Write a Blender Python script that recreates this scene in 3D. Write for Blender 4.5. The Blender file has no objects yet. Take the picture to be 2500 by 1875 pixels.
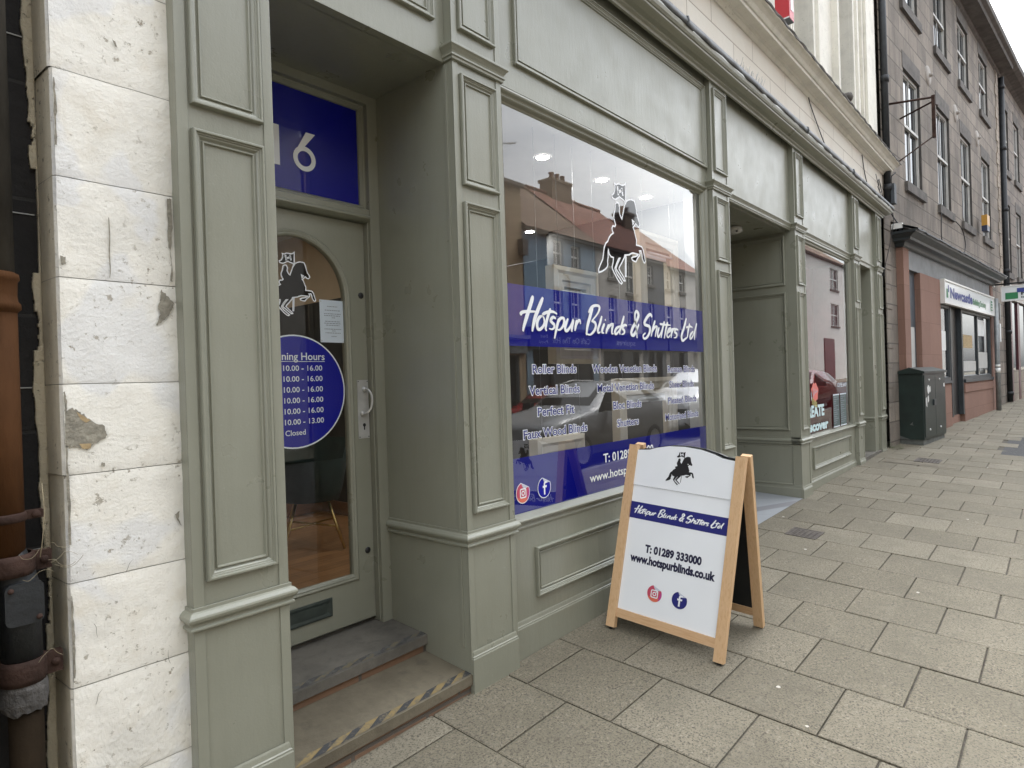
import bpy, bmesh, math, random
from mathutils import Vector, Matrix
from mathutils.geometry import tessellate_polygon
R = math.radians
random.seed(7)
S = bpy.context.scene
COL = S.collection
CZ = 1.547                      # eye height above the datum (ground slopes, see gz)

# ------------------------------------------------------------------ camera, sky, sun, exposure
cd = bpy.data.cameras.new("camera"); cam = bpy.data.objects.new("camera", cd); COL.objects.link(cam); S.camera = cam
cd.sensor_fit = 'HORIZONTAL'; cd.sensor_width = 36.0; cd.lens = 36.0 * 1540.56 / 2500.0
cd.clip_start = 0.05; cd.clip_end = 2000
yaw, pit, rol = 0.851524, 0.0038357, -0.0325583
fw = Vector((math.sin(yaw) * math.cos(pit), math.cos(yaw) * math.cos(pit), -math.sin(pit)))
rt = Vector((math.cos(yaw), -math.sin(yaw), 0)); upv = rt.cross(fw)
r2 = math.cos(rol) * rt + math.sin(rol) * upv; u2 = -math.sin(rol) * rt + math.cos(rol) * upv
m3 = Matrix((r2, u2, -fw)).transposed()
cam.matrix_world = Matrix.Translation((0, 0, CZ)) @ m3.to_4x4()

W = bpy.data.worlds.new("World"); S.world = W; W.use_nodes = True
SUN_EL, SUN_AZ = R(60), R(62)        # azimuth clockwise from +Y: veiled sun high over the far end of the street
def build_world():
    nt = W.node_tree; n = nt.nodes; l = nt.links; n.clear()
    out = n.new('ShaderNodeOutputWorld'); bg = n.new('ShaderNodeBackground'); l.new(bg.outputs[0], out.inputs[0])
    sky = n.new('ShaderNodeTexSky'); sky.sky_type = 'NISHITA'; sky.sun_disc = False
    sky.sun_elevation = SUN_EL; sky.sun_rotation = SUN_AZ; sky.air_density = 1.0; sky.dust_density = 3.0
    hs = n.new('ShaderNodeHueSaturation'); hs.inputs['Saturation'].default_value = 0.16
    l.new(sky.outputs[0], hs.inputs['Color'])
    tc = n.new('ShaderNodeTexCoord'); mp = n.new('ShaderNodeMapping'); mp.inputs['Scale'].default_value = (1.3, 1.3, 3.2)
    nz = n.new('ShaderNodeTexNoise'); nz.inputs['Scale'].default_value = 1.7; nz.inputs['Detail'].default_value = 6; nz.inputs['Roughness'].default_value = .55
    l.new(tc.outputs['Generated'], mp.inputs[0]); l.new(mp.outputs[0], nz.inputs['Vector'])
    rp = n.new('ShaderNodeValToRGB'); rp.color_ramp.elements[0].position = .33; rp.color_ramp.elements[1].position = .68
    rp.color_ramp.elements[0].color = (.62, .66, .72, 1); rp.color_ramp.elements[1].color = (1.25, 1.25, 1.22, 1)
    l.new(nz.outputs['Fac'], rp.inputs[0])
    mx = n.new('ShaderNodeMix'); mx.data_type = 'RGBA'; mx.blend_type = 'MULTIPLY'; mx.inputs[0].default_value = 1
    l.new(hs.outputs[0], mx.inputs[6]); l.new(rp.outputs[0], mx.inputs[7])
    sz = n.new('ShaderNodeSeparateXYZ'); l.new(tc.outputs['Generated'], sz.inputs[0])          # overcast: brightest overhead
    gr = n.new('ShaderNodeValToRGB'); gr.color_ramp.elements[0].color = (.76, .76, .76, 1); gr.color_ramp.elements[1].color = (2.35, 2.35, 2.35, 1)
    l.new(sz.outputs[2], gr.inputs[0])
    m2 = n.new('ShaderNodeMix'); m2.data_type = 'RGBA'; m2.blend_type = 'MULTIPLY'; m2.inputs[0].default_value = 1
    l.new(mx.outputs[2], m2.inputs[6]); l.new(gr.outputs[0], m2.inputs[7]); l.new(m2.outputs[2], bg.inputs[0])
    bg.inputs[1].default_value = 0.15
build_world()
sd = bpy.data.lights.new("sun", 'SUN'); sd.energy = .8; sd.angle = R(22); sd.color = (1, .97, .92)
sun = bpy.data.objects.new("sun", sd); COL.objects.link(sun)
sv = Vector((math.sin(SUN_AZ) * math.cos(SUN_EL), math.cos(SUN_AZ) * math.cos(SUN_EL), math.sin(SUN_EL)))
sun.rotation_euler = sv.to_track_quat('Z', 'Y').to_euler()
S.view_settings.view_transform = 'Standard'; S.view_settings.look = 'None'
S.view_settings.exposure = 1.7; S.view_settings.gamma = 1.0
S.render.engine = 'CYCLES'
S.cycles.max_bounces = 7; S.cycles.diffuse_bounces = 2; S.cycles.glossy_bounces = 4; S.cycles.transparent_max_bounces = 12
S.cycles.caustics_reflective = False; S.cycles.caustics_refractive = False; S.cycles.sample_clamp_indirect = 6

def gz(x, y): return .022 * x - .011 - .06 * (2.2 - y)          # pavement surface

# ------------------------------------------------------------------ materials
def newmat(name):
    m = bpy.data.materials.new(name); m.use_nodes = True
    n = m.node_tree.nodes; n.clear()
    o = n.new('ShaderNodeOutputMaterial'); p = n.new('ShaderNodeBsdfPrincipled'); m.node_tree.links.new(p.outputs[0], o.inputs[0])
    return m, n, m.node_tree.links, p, o
def rgb(c): return (c[0], c[1], c[2], 1)
def ramp(n, l, src, stops):
    r = n.new('ShaderNodeValToRGB'); e = r.color_ramp.elements
    while len(e) < len(stops): e.new(.5)
    for k, (pos, c) in enumerate(stops): e[k].position = pos; e[k].color = rgb(c) if len(c) == 3 else c
    l.new(src, r.inputs[0]); return r.outputs[0]
def noise(n, l, vec, scale, detail=4, rough=.55, dist=0):
    z = n.new('ShaderNodeTexNoise'); z.inputs['Scale'].default_value = scale; z.inputs['Detail'].default_value = detail
    z.inputs['Roughness'].default_value = rough; z.inputs['Distortion'].default_value = dist
    l.new(vec, z.inputs['Vector']); return z.outputs['Fac']
def mixc(n, l, fac, a, b, mode='MIX'):
    x = n.new('ShaderNodeMix'); x.data_type = 'RGBA'; x.blend_type = mode
    for s, v in ((0, fac), (6, a), (7, b)):
        if hasattr(v, 'links'): l.new(v, x.inputs[s])
        elif s == 0: x.inputs[0].default_value = v
        else: x.inputs[s].default_value = rgb(v)
    return x.outputs[2]
def mth(n, l, op, a, b=None):
    x = n.new('ShaderNodeMath'); x.operation = op
    for s, v in ((0, a), (1, b)):
        if v is None: continue
        if hasattr(v, 'links'): l.new(v, x.inputs[s])
        else: x.inputs[s].default_value = v
    return x.outputs[0]
def coords(n, l, scale=(1, 1, 1)):
    t = n.new('ShaderNodeTexCoord')
    if scale == (1, 1, 1): return t.outputs['Object']
    mp = n.new('ShaderNodeMapping'); mp.inputs['Scale'].default_value = scale; l.new(t.outputs['Object'], mp.inputs[0]); return mp.outputs[0]
def bump(n, l, p, h, strength=.3, dist=.01, normal=None):
    b = n.new('ShaderNodeBump'); b.inputs['Strength'].default_value = strength; b.inputs['Distance'].default_value = dist
    l.new(h, b.inputs['Height'])
    if normal is not None: l.new(normal, b.inputs['Normal'])
    l.new(b.outputs[0], p.inputs['Normal'])
def simple(name, c, rough=.5, var=.12, scale=6, metal=0, bumps=0, bscale=60, spec=.5, stretch=(1, 1, 1), bevel=0, coat=0):
    m, n, l, p, o = newmat(name); v = coords(n, l, stretch)
    f = noise(n, l, v, scale, 5)
    p.inputs['Roughness'].default_value = rough; p.inputs['Metallic'].default_value = metal; p.inputs['Specular IOR Level'].default_value = spec
    lo = tuple(x * (1 - var) for x in c); hi = tuple(min(1, x * (1 + var)) for x in c)
    l.new(ramp(n, l, f, [(.3, lo), (.7, hi)]), p.inputs['Base Color'])
    if coat: p.inputs['Coat Weight'].default_value = coat
    nb = None
    if bevel:
        b = n.new('ShaderNodeBevel'); b.samples = 4; b.inputs['Radius'].default_value = bevel; nb = b.outputs[0]
    if bumps: bump(n, l, p, noise(n, l, v, bscale, 4), bumps, .01, nb)
    elif nb is not None: l.new(nb, p.inputs['Normal'])
    return m
def flat(name, c, rough=.4, spec=.5):
    m, n, l, p, o = newmat(name); v = coords(n, l)
    l.new(ramp(n, l, noise(n, l, v, 3, 2), [(.2, tuple(x * .96 for x in c)), (.8, tuple(min(1, x * 1.03) for x in c))]), p.inputs['Base Color'])
    p.inputs['Roughness'].default_value = rough; p.inputs['Specular IOR Level'].default_value = spec
    return m
def emit(name, c, s):
    m, n, l, p, o = newmat(name); p.inputs['Base Color'].default_value = rgb(c)
    p.inputs['Emission Color'].default_value = rgb(c); p.inputs['Emission Strength'].default_value = s; return m

def make_green():
    m, n, l, p, o = newmat("sage_green_paint"); v = coords(n, l)
    a = noise(n, l, v, 1.7, 5); c1 = ramp(n, l, a, [(.3, (.228, .230, .178)), (.7, (.262, .264, .208))])
    st = noise(n, l, coords(n, l, (9, 9, .8)), 2.2, 5, .6)
    c2 = mixc(n, l, ramp(n, l, st, [(.52, (0, 0, 0)), (.85, (.22, .22, .22))]), c1, (.17, .17, .125))
    sp = noise(n, l, v, 55, 3); c3 = mixc(n, l, ramp(n, l, sp, [(.66, (0, 0, 0)), (.8, (.3, .3, .3))]), c2, (.36, .37, .31))
    l.new(c3, p.inputs['Base Color'])
    rr = ramp(n, l, noise(n, l, v, 5, 4), [(.3, (.26, .26, .26)), (.75, (.42, .42, .42))]); l.new(rr, p.inputs['Roughness']); p.inputs['Specular IOR Level'].default_value = .75
    bv = n.new('ShaderNodeBevel'); bv.samples = 4; bv.inputs['Radius'].default_value = .0035
    h = mth(n, l, 'ADD', mth(n, l, 'MULTIPLY', noise(n, l, v, 140, 3), .5), noise(n, l, coords(n, l, (1, 1, .25)), 34, 4))
    bump(n, l, p, h, .16, .008, bv.outputs[0]); return m
GREEN = make_green()

def make_masonry(name, base, dirt, speck, bumps=.5, flatface=False):
    m, n, l, p, o = newmat(name); v = coords(n, l)
    c = ramp(n, l, noise(n, l, v, 3.2, 6, .6), [(.36, tuple(x * .86 for x in base)), (.52, base)])
    c = mixc(n, l, ramp(n, l, noise(n, l, v, 6.5, 8, .65, .4), [(.54, (0, 0, 0)), (.72, (.42, .42, .42))]), c, dirt)
    if flatface: c = mixc(n, l, ramp(n, l, noise(n, l, v, 2.1, 3, .5, .3), [(.54, (0, 0, 0)), (.57, (.55, .55, .55))]), c, (.74, .75, .76))
    pk = noise(n, l, v, 42, 5, .7)
    pm = noise(n, l, v, 4.5, 3)
    pf = mth(n, l, 'MULTIPLY', ramp(n, l, pk, [(.60, (0, 0, 0)), (.66, (1, 1, 1))]), ramp(n, l, pm, [(.42, (0, 0, 0)), (.60, (1, 1, 1))]))
    c = mixc(n, l, pf, c, speck)
    l.new(c, p.inputs['Base Color']); p.inputs['Roughness'].default_value = .62
    h = mth(n, l, 'ADD', mth(n, l, 'MULTIPLY', noise(n, l, v, 95, 5, .6), .45), mth(n, l, 'ADD', noise(n, l, v, 24, 6, .65), mth(n, l, 'MULTIPLY', pf, -.8)))
    bv = n.new('ShaderNodeBevel'); bv.samples = 4; bv.inputs['Radius'].default_value = .01
    bump(n, l, p, h, bumps, .012, None if flatface else bv.outputs[0]); return m
WHITESTONE = make_masonry("white_masonry_paint", (.85, .825, .745), (.64, .57, .44), (.36, .32, .25), .40, True)
CREAMSTONE = make_masonry("cream_masonry_paint", (.70, .63, .52), (.50, .42, .32), (.34, .30, .25), .3)
CREAMTRIM = make_masonry("pale_trim_paint", (.74, .71, .62), (.55, .52, .43), (.4, .37, .3), .2)
BLACKVINYL = simple("gloss_black_vinyl", (.006, .006, .007), .03, .1, 4)
PEELED = simple("bare_render", (.27, .25, .20), .85, .35, 30, bumps=.5, bscale=90)
OCHRE = simple("ochre_undercoat", (.42, .31, .17), .85, .3, 25, bumps=.3)
FLAKED = make_masonry("flaking_cream_paint", (.60, .53, .38), (.30, .24, .16), (.04, .036, .034), .8)

def make_ashlar(name, cols, mortar, bw, bh, msize=.012, ax=(1, 0, 2), soot=(.05, .045, .04), sootamt=.6, bumps=.5, off=.5, rough=.85):
    m, n, l, p, o = newmat(name); t = n.new('ShaderNodeTexCoord'); sp = n.new('ShaderNodeSeparateXYZ'); l.new(t.outputs['Object'], sp.inputs[0])
    cb = n.new('ShaderNodeCombineXYZ'); l.new(mth(n, l, 'ADD', sp.outputs[0], mth(n, l, 'MULTIPLY', sp.outputs[1], 1.0)), cb.inputs[0]); l.new(sp.outputs[2], cb.inputs[1])
    b = n.new('ShaderNodeTexBrick'); b.offset = off; b.inputs['Scale'].default_value = 1; b.inputs['Brick Width'].default_value = bw; b.inputs['Row Height'].default_value = bh
    b.inputs['Mortar Size'].default_value = msize; b.inputs['Mortar Smooth'].default_value = .2; b.inputs['Bias'].default_value = 0
    b.inputs['Color1'].default_value = (0, 0, 0, 1); b.inputs['Color2'].default_value = (1, 1, 1, 1); b.inputs['Mortar'].default_value = (.5, .5, .5, 1)
    l.new(cb.outputs[0], b.inputs['Vector'])
    v = t.outputs['Object']
    c = ramp(n, l, b.outputs['Color'], [(k / (len(cols) - 1), x) for k, x in enumerate(cols)])
    c = mixc(n, l, .5, c, ramp(n, l, noise(n, l, v, 7, 6, .65), [(.3, cols[0]), (.7, cols[-1])]))
    s1 = noise(n, l, coords(n, l, (1.1, 1.1, .45)), 1.3, 6, .65)
    c = mixc(n, l, ramp(n, l, s1, [(.42, (0, 0, 0)), (.72, (sootamt,) * 3)]), c, soot)
    c = mixc(n, l, b.outputs['Fac'], c, mortar)
    l.new(c, p.inputs['Base Color']); p.inputs['Roughness'].default_value = rough
    h = mth(n, l, 'ADD', mth(n, l, 'MULTIPLY', b.outputs['Fac'], -1.2), mth(n, l, 'MULTIPLY', noise(n, l, v, 22, 6, .65), .7))
    bump(n, l, p, h, bumps, .02); return m
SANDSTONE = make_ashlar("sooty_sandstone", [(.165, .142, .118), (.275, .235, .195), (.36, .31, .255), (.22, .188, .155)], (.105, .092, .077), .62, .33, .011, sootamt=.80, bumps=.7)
REVEALSTONE = simple("shaded_reveal_stone", (.075, .07, .064), .9, .35, 4, bumps=.4, bscale=30)  # shade of the window reveals put into a darker stone colour
SANDSTONE_PALE = make_ashlar("pale_sandstone", [(.30, .26, .21), (.38, .33, .27), (.34, .28, .22)], (.17, .15, .13), .7, .34, .010, sootamt=.35)
DARKSTONE = make_ashlar("dark_sandstone", [(.16, .14, .12), (.24, .205, .175), (.30, .255, .215)], (.07, .06, .055), .6, .33, .014, sootamt=.65)
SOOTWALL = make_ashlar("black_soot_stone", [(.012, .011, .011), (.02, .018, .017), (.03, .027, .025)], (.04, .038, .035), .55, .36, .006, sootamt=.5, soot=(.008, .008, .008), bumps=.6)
TRIMSTONE = simple("weathered_dark_stone", (.11, .10, .09), .85, .35, 5, bumps=.4, bscale=35)
REDSTONE = make_ashlar("red_sandstone", [(.22, .122, .09), (.29, .165, .122), (.255, .145, .108)], (.2, .11, .08), 1.1, .6, .006, sootamt=.25, bumps=.2, soot=(.15, .08, .06))
LEAD = simple("lead_flashing", (.115, .12, .125), .55, .3, 8, bumps=.25, bscale=25)
SLATE = simple("grey_slate", (.10, .105, .11), .6, .4, 9, bumps=.4, bscale=20)
PLUM = simple("plum_paint", (.085, .012, .018), .35, .25, 5, bumps=.1)
BLACKPAINT = simple("black_paint", (.012, .013, .014), .35, .3, 7, bumps=.1, bscale=50)
CHARCOAL = simple("charcoal_paint", (.035, .042, .046), .42, .25, 5, bumps=.06)
GREYPAINT = simple("grey_fascia_paint", (.17, .18, .185), .55, .22, 4, bumps=.05)
GREYBOARD = simple("pale_grey_board", (.50, .50, .48), .6, .08, 4)
WHITEPAINT = simple("white_gloss_paint", (.78, .77, .73), .35, .08, 5)
WHITEVINYL = flat("white_vinyl", (.84, .86, .88), .35)
BLUEVINYL = flat("royal_blue_vinyl", (.0015, .004, .29), .35, .25)
NAVYINK = flat("navy_blue_ink", (.018, .02, .17), .4)
DARKINK = flat("dark_navy_ink", (.012, .012, .045), .4)
BLACKINK = flat("black_ink", (.012, .012, .014), .4)
BOARDWHITE = flat("white_sign_panel", (.86, .88, .90), .25)
SIGNWHITE = flat("white_sign_face", (.76, .78, .78), .3)
SIGNGREEN = flat("sign_green", (.02, .20, .07), .4)
SIGNBLUE = flat("sign_blue", (.03, .05, .25), .4)
ORANGE = flat("orange_red_vinyl", (.72, .16, .10), .35)
MAGENTA = flat("magenta_vinyl", (.50, .05, .26), .35)
PALEPEEL = flat("pale_peel_vinyl", (.55, .58, .66), .35)
CORAL = flat("coral_vinyl", (.72, .16, .13), .4)
OLIVEINK = flat("olive_vinyl", (.42, .36, .10), .4)
PAPER = flat("white_paper", (.72, .77, .84), .6)
GREYINK = flat("grey_print", (.28, .30, .34), .6)
MENUGREEN = simple("dark_menu_card", (.07, .11, .11), .45, .4, 22)
STEEL = simple("brushed_steel", (.50, .50, .48), .38, .15, 12, metal=.35, bumps=.1, bscale=90)
BRASS = simple("brass", (.55, .40, .16), .3, .1, 8, metal=1)
LETTERPLATE = simple("dull_letter_plate", (.06, .075, .07), .38, .3, 9, metal=.6)
RUSTPIPE = simple("rusty_orange_iron", (.068, .030, .012), .8, .35, 7, spec=.1, bumps=.4, bscale=45, stretch=(1, 1, .35))
RUSTDARK = simple("dark_rusted_iron", (.045, .026, .02), .75, .5, 14, spec=.15, bumps=.5, bscale=50)
PIPEGREY = simple("grey_brown_iron", (.055, .05, .042), .7, .5, 9, spec=.15, bumps=.3, bscale=45, stretch=(1, 1, .35))
PIPEBLACK = simple("black_iron", (.014, .016, .018), .55, .4, 12, bumps=.3, bscale=50)
PIPELOW = simple("brown_iron", (.018, .012, .0065), .85, .4, 9, spec=.1, bumps=.25, bscale=40)
MORTAR = simple("mortar_lump", (.075, .07, .065), .95, .35, 30, bumps=.9, bscale=70)
STRAW = simple("dry_straw", (.30, .25, .16), .9, .2, 10)
CABINET = simple("cabinet_green", (.014, .025, .021), .42, .3, 4, bumps=.1, bscale=40)
CABPLINTH = simple("concrete_plinth", (.12, .125, .115), .9, .3, 8, bumps=.4)
STICKER = flat("torn_white_sticker", (.7, .7, .68), .6)
YELLOWBOX = flat("yellow_alarm_plastic", (.50, .26, .04), .4)
DARKBLUE = flat("dark_blue_plastic", (.02, .03, .07), .4)
GALV = simple("galvanised_steel", (.27, .28, .28), .5, .25, 6, metal=.4, bumps=.1)
CREAMPLASTIC = flat("grey_white_plastic", (.48, .47, .43), .45)
CABLEBLACK = flat("black_cable", (.015, .014, .014), .6)
def worn(name, c, under, amt):
    m, n, l, p, o = newmat(name); v = coords(n, l); p.inputs['Roughness'].default_value = .75
    f = ramp(n, l, noise(n, l, v, 34, 6, .7), [(amt - .06, (0, 0, 0)), (amt + .06, (1, 1, 1))])
    l.new(mixc(n, l, f, under, c), p.inputs['Base Color']); return m
TAPEYELLOW = worn("worn_yellow_tape", (.215, .155, .065), (.13, .108, .07), .46)
TAPEBLACK = worn("worn_black_tape", (.035, .036, .037), (.13, .108, .07), .42)
TAPEWORN = worn("faded_tape", (.055, .054, .052), (.10, .098, .09), .47)
TAPEWORN2 = worn("faded_yellow_tape", (.15, .125, .075), (.10, .098, .09), .50)
ASPHALT = simple("asphalt", (.055, .055, .056), .9, .35, 40, bumps=.6, bscale=120)
ROADMAT = simple("road_asphalt", (.06, .06, .062), .9, .3, 12, bumps=.5, bscale=80)
KERBSTONE = simple("granite_kerb", (.22, .21, .20), .8, .25, 20, bumps=.3)
JOINTSAND = simple("dark_joint_sand", (.075, .066, .052), .95, .4, 40, bumps=.4)
DRAINIRON = simple("rusted_drain_iron", (.075, .062, .052), .7, .45, 20, bumps=.6, bscale=60)
TILEGREY = make_ashlar("pale_grey_floor_tile", [(.26, .275, .29), (.30, .315, .33)], (.2, .2, .21), .6, .3, .004, sootamt=.1, bumps=.1, rough=.5)
REDVINYL = simple("dark_red_interior", (.16, .03, .03), .5, .3, 3)
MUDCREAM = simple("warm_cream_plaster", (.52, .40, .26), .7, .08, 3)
OFFWHITE = simple("white_ceiling", (.72, .72, .71), .7, .05, 3)
DARKWALL = simple("dark_panelling", (.022, .022, .021), .5, .3, 5)
CREAMFRAME = simple("cream_display_frame", (.62, .55, .44), .45, .08, 6)
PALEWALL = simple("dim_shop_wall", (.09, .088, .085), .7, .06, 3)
GREENVELVET = simple("dark_green_velvet", (.012, .028, .024), .85, .25, 10)
SKIRTWOOD = simple("oak_skirting", (.16, .075, .03), .4, .25, 8, stretch=(1, 8, 8))

def make_wood(name, c0, c1, knot, stretch, scale=3.0, rough=.45):
    m, n, l, p, o = newmat(name); v = coords(n, l, stretch)
    w = noise(n, l, v, scale, 7, .6, .6)
    c = ramp(n, l, w, [(.3, c0), (.5, c1), (.7, c0)])
    kf = noise(n, l, coords(n, l), 7.5, 2); c = mixc(n, l, ramp(n, l, kf, [(.73, (0, 0, 0)), (.80, (.75, .75, .75))]), c, knot)
    l.new(c, p.inputs['Base Color']); p.inputs['Roughness'].default_value = rough
    bump(n, l, p, w, .12, .004); return m
PINE = make_wood("varnished_pine", (.56, .34, .17), (.66, .44, .25), (.22, .09, .035), (26, 26, 1.6))
PINEX = make_wood("varnished_pine_rail", (.54, .32, .16), (.64, .42, .24), (.22, .09, .035), (26, 1.6, 26))
def make_boards():
    m, n, l, p, o = newmat("oak_floor_boards"); t = n.new('ShaderNodeTexCoord')
    b = n.new('ShaderNodeTexBrick'); b.inputs['Scale'].default_value = 1; b.inputs['Brick Width'].default_value = 1.1; b.inputs['Row Height'].default_value = .11; b.inputs['Mortar Size'].default_value = .003
    b.inputs['Color1'].default_value = (.20, .095, .038, 1); b.inputs['Color2'].default_value = (.38, .20, .085, 1); b.inputs['Mortar'].default_value = (.03, .015, .008, 1)
    l.new(t.outputs['Object'], b.inputs['Vector'])
    g = noise(n, l, coords(n, l, (2, 26, 1)), 2.5, 6); c = mixc(n, l, .55, b.outputs['Color'], ramp(n, l, g, [(.3, (.09, .04, .015)), (.7, (.32, .165, .07))]), 'MIX')
    l.new(c, p.inputs['Base Color']); p.inputs['Roughness'].default_value = .3; return m
BOARDS = make_boards()

def make_slab():
    m, n, l, p, o = newmat("concrete_paving_slab"); v = coords(n, l)
    at = n.new('ShaderNodeAttribute'); at.attribute_name = 'tone'
    base = ramp(n, l, at.outputs['Fac'], [(0, (.150, .130, .090)), (.5, (.186, .163, .116)), (1, (.222, .197, .144))])
    f1 = noise(n, l, v, 105, 3, .75); f2 = noise(n, l, v, 62, 4, .7); f3 = noise(n, l, v, 2.2, 6, .65)
    c = mixc(n, l, ramp(n, l, f1, [(.50, (0, 0, 0)), (.60, (.9, .9, .9))]), base, (.050, .043, .031))
    c = mixc(n, l, ramp(n, l, f2, [(.55, (0, 0, 0)), (.72, (.6, .6, .6))]), c, (.36, .325, .25))
    c = mixc(n, l, ramp(n, l, f3, [(.40, (0, 0, 0)), (.72, (.62, .62, .62))]), c, (.098, .086, .060))
    vo = n.new('ShaderNodeTexVoronoi'); vo.inputs['Scale'].default_value = 3.1; vo.inputs['Randomness'].default_value = 1; l.new(v, vo.inputs['Vector'])
    gum = mth(n, l, 'LESS_THAN', mth(n, l, 'ADD', vo.outputs['Distance'], mth(n, l, 'MULTIPLY', noise(n, l, v, 60, 2), .05)), .062)
    sel = mth(n, l, 'GREATER_THAN', noise(n, l, v, 1.9, 1), .46)
    c = mixc(n, l, mth(n, l, 'MULTIPLY', gum, sel), c, (.50, .47, .41))
    c = mixc(n, l, ramp(n, l, noise(n, l, v, 11, 5, .7), [(.55, (0, 0, 0)), (.75, (.5, .5, .5))]), c, (.20, .18, .14)); l.new(c, p.inputs['Base Color']); p.inputs['Roughness'].default_value = .83
    bump(n, l, p, mth(n, l, 'ADD', f1, mth(n, l, 'MULTIPLY', f2, .8)), .35, .006); return m
SLAB = make_slab()
def make_step(name, a, b, c3):
    m, n, l, p, o = newmat(name); v = coords(n, l)
    c = ramp(n, l, noise(n, l, v, 4, 7, .65), [(.3, a), (.6, b)])
    c = mixc(n, l, ramp(n, l, noise(n, l, v, 9, 6, .6), [(.55, (0, 0, 0)), (.75, (.55, .55, .55))]), c, c3)
    l.new(c, p.inputs['Base Color']); p.inputs['Roughness'].default_value = .75
    bump(n, l, p, noise(n, l, v, 40, 6, .65), .4, .008); return m
STEPSTONE = make_step("worn_step_stone", (.090, .075, .050), (.150, .128, .088), (.045, .039, .028))
STEPGREY = make_step("grey_step_stone", (.075, .069, .058), (.145, .133, .111), (.034, .032, .028))
RISER = make_ashlar("brown_brick_riser", [(.17, .095, .055), (.24, .14, .085)], (.1, .085, .07), .4, .2, .01, sootamt=.3, bumps=.4)

def make_glass(name, k=2.0, base=.04, dirt=0, tint=(.93, .95, .95)):
    m, n, l, p, o = newmat(name); n.remove(p)
    lw = n.new('ShaderNodeLayerWeight'); lw.inputs['Blend'].default_value = .5
    f = mth(n, l, 'POWER', lw.outputs['Facing'], 5.0)
    f = mth(n, l, 'MINIMUM', mth(n, l, 'MULTIPLY', mth(n, l, 'ADD', mth(n, l, 'MULTIPLY', f, .96), base), k), 1.0)
    tr = n.new('ShaderNodeBsdfTransparent'); tr.inputs[0].default_value = rgb(tint)
    gl = n.new('ShaderNodeBsdfGlossy'); gl.inputs['Roughness'].default_value = 0.0
    mx = n.new('ShaderNodeMixShader'); l.new(f, mx.inputs[0]); l.new(tr.outputs[0], mx.inputs[1]); l.new(gl.outputs[0], mx.inputs[2])
    src = mx.outputs[0]
    if dirt:                                           # rain streaks near the head of the pane
        v = coords(n, l, (14, 14, 1.1)); t = n.new('ShaderNodeTexCoord'); sp = n.new('ShaderNodeSeparateXYZ'); l.new(t.outputs['Object'], sp.inputs[0])
        top = n.new('ShaderNodeMapRange'); top.inputs[1].default_value = 2.35; top.inputs[2].default_value = 3.05; l.new(sp.outputs[2], top.inputs[0])
        d = mth(n, l, 'MULTIPLY', ramp(n, l, noise(n, l, v, 1.6, 6, .65), [(.45, (0, 0, 0)), (.8, (1, 1, 1))]), mth(n, l, 'MULTIPLY', top.outputs[0], dirt))
        df = n.new('ShaderNodeBsdfDiffuse'); df.inputs[0].default_value = (.5, .5, .48, 1)
        m2 = n.new('ShaderNodeMixShader'); l.new(d, m2.inputs[0]); l.new(src, m2.inputs[1]); l.new(df.outputs[0], m2.inputs[2]); src = m2.outputs[0]
    l.new(src, o.inputs[0]); return m
GLASS = make_glass("shop_window_glass", 3.2, .045, 0)
DOORGLASS = make_glass("door_glass", 1.2)
FARGLASS = simple("sash_window_glass", (.03, .034, .038), .05, .2, 2, spec=.45)
DULLSASH = simple("dull_white_sash_paint", (.42, .41, .38), .5, .15, 5)
CURTAIN = simple("net_curtain", (.55, .54, .5), .8, .1, 9, stretch=(6, 6, .4))

def make_tiles(name, a, b):
    m, n, l, p, o = newmat(name); t = n.new('ShaderNodeTexCoord')
    br = n.new('ShaderNodeTexBrick'); br.offset = .0; br.inputs['Scale'].default_value = 1; br.inputs['Brick Width'].default_value = .24; br.inputs['Row Height'].default_value = .24; br.inputs['Mortar Size'].default_value = .03
    br.inputs['Color1'].default_value = rgb(a); br.inputs['Color2'].default_value = rgb(b); br.inputs['Mortar'].default_value = rgb(tuple(x * .4 for x in a))
    l.new(t.outputs['Object'], br.inputs['Vector']); f = noise(n, l, t.outputs['Object'], 2, 5)
    l.new(mixc(n, l, ramp(n, l, f, [(.4, (0, 0, 0)), (.75, (.6, .6, .6))]), br.outputs['Color'], tuple(x * .5 for x in a)), p.inputs['Base Color'])
    p.inputs['Roughness'].default_value = .8; bump(n, l, p, br.outputs['Fac'], -.5, .03); return m
PANTILE = make_tiles("red_pantile", (.20, .065, .035), (.27, .09, .05))
BROWNTILE = make_tiles("brown_pantile", (.17, .10, .055), (.22, .13, .075))
BLUEHOUSE = simple("pale_blue_render", (.23, .32, .40), .8, .1, 3, bumps=.2)
GREYHOUSE = simple("pale_grey_render", (.42, .40, .36), .8, .1, 3, bumps=.2)
DARKHOUSE = simple("dark_grey_render", (.12, .125, .13), .8, .1, 3, bumps=.2)
BUFFHOUSE = simple("buff_render", (.40, .30, .19), .8, .1, 3, bumps=.2)
WHITEHOUSE = simple("white_render", (.68, .66, .62), .8, .06, 3, bumps=.2)
CHIMBRICK = make_ashlar("chimney_stone", [(.17, .11, .065), (.24, .16, .10)], (.1, .08, .06), .4, .15, .012, sootamt=.4)
CAFEBLUE = flat("dark_navy_fascia", (.012, .016, .035), .5)
SIGNTEXT = flat("grey_sign_letters", (.45, .47, .5), .5)
CARGREY = simple("metallic_grey_car_paint", (.30, .305, .31), .25, .06, 2, metal=.2, spec=.3)
CARRED = simple("red_car_paint", (.25, .012, .012), .25, .06, 2, coat=1)
CARWHITE = simple("white_car_paint", (.7, .71, .72), .25, .04, 2, coat=1)
CARPLASTIC = simple("black_car_plastic", (.015, .015, .016), .5, .1, 5)
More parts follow.
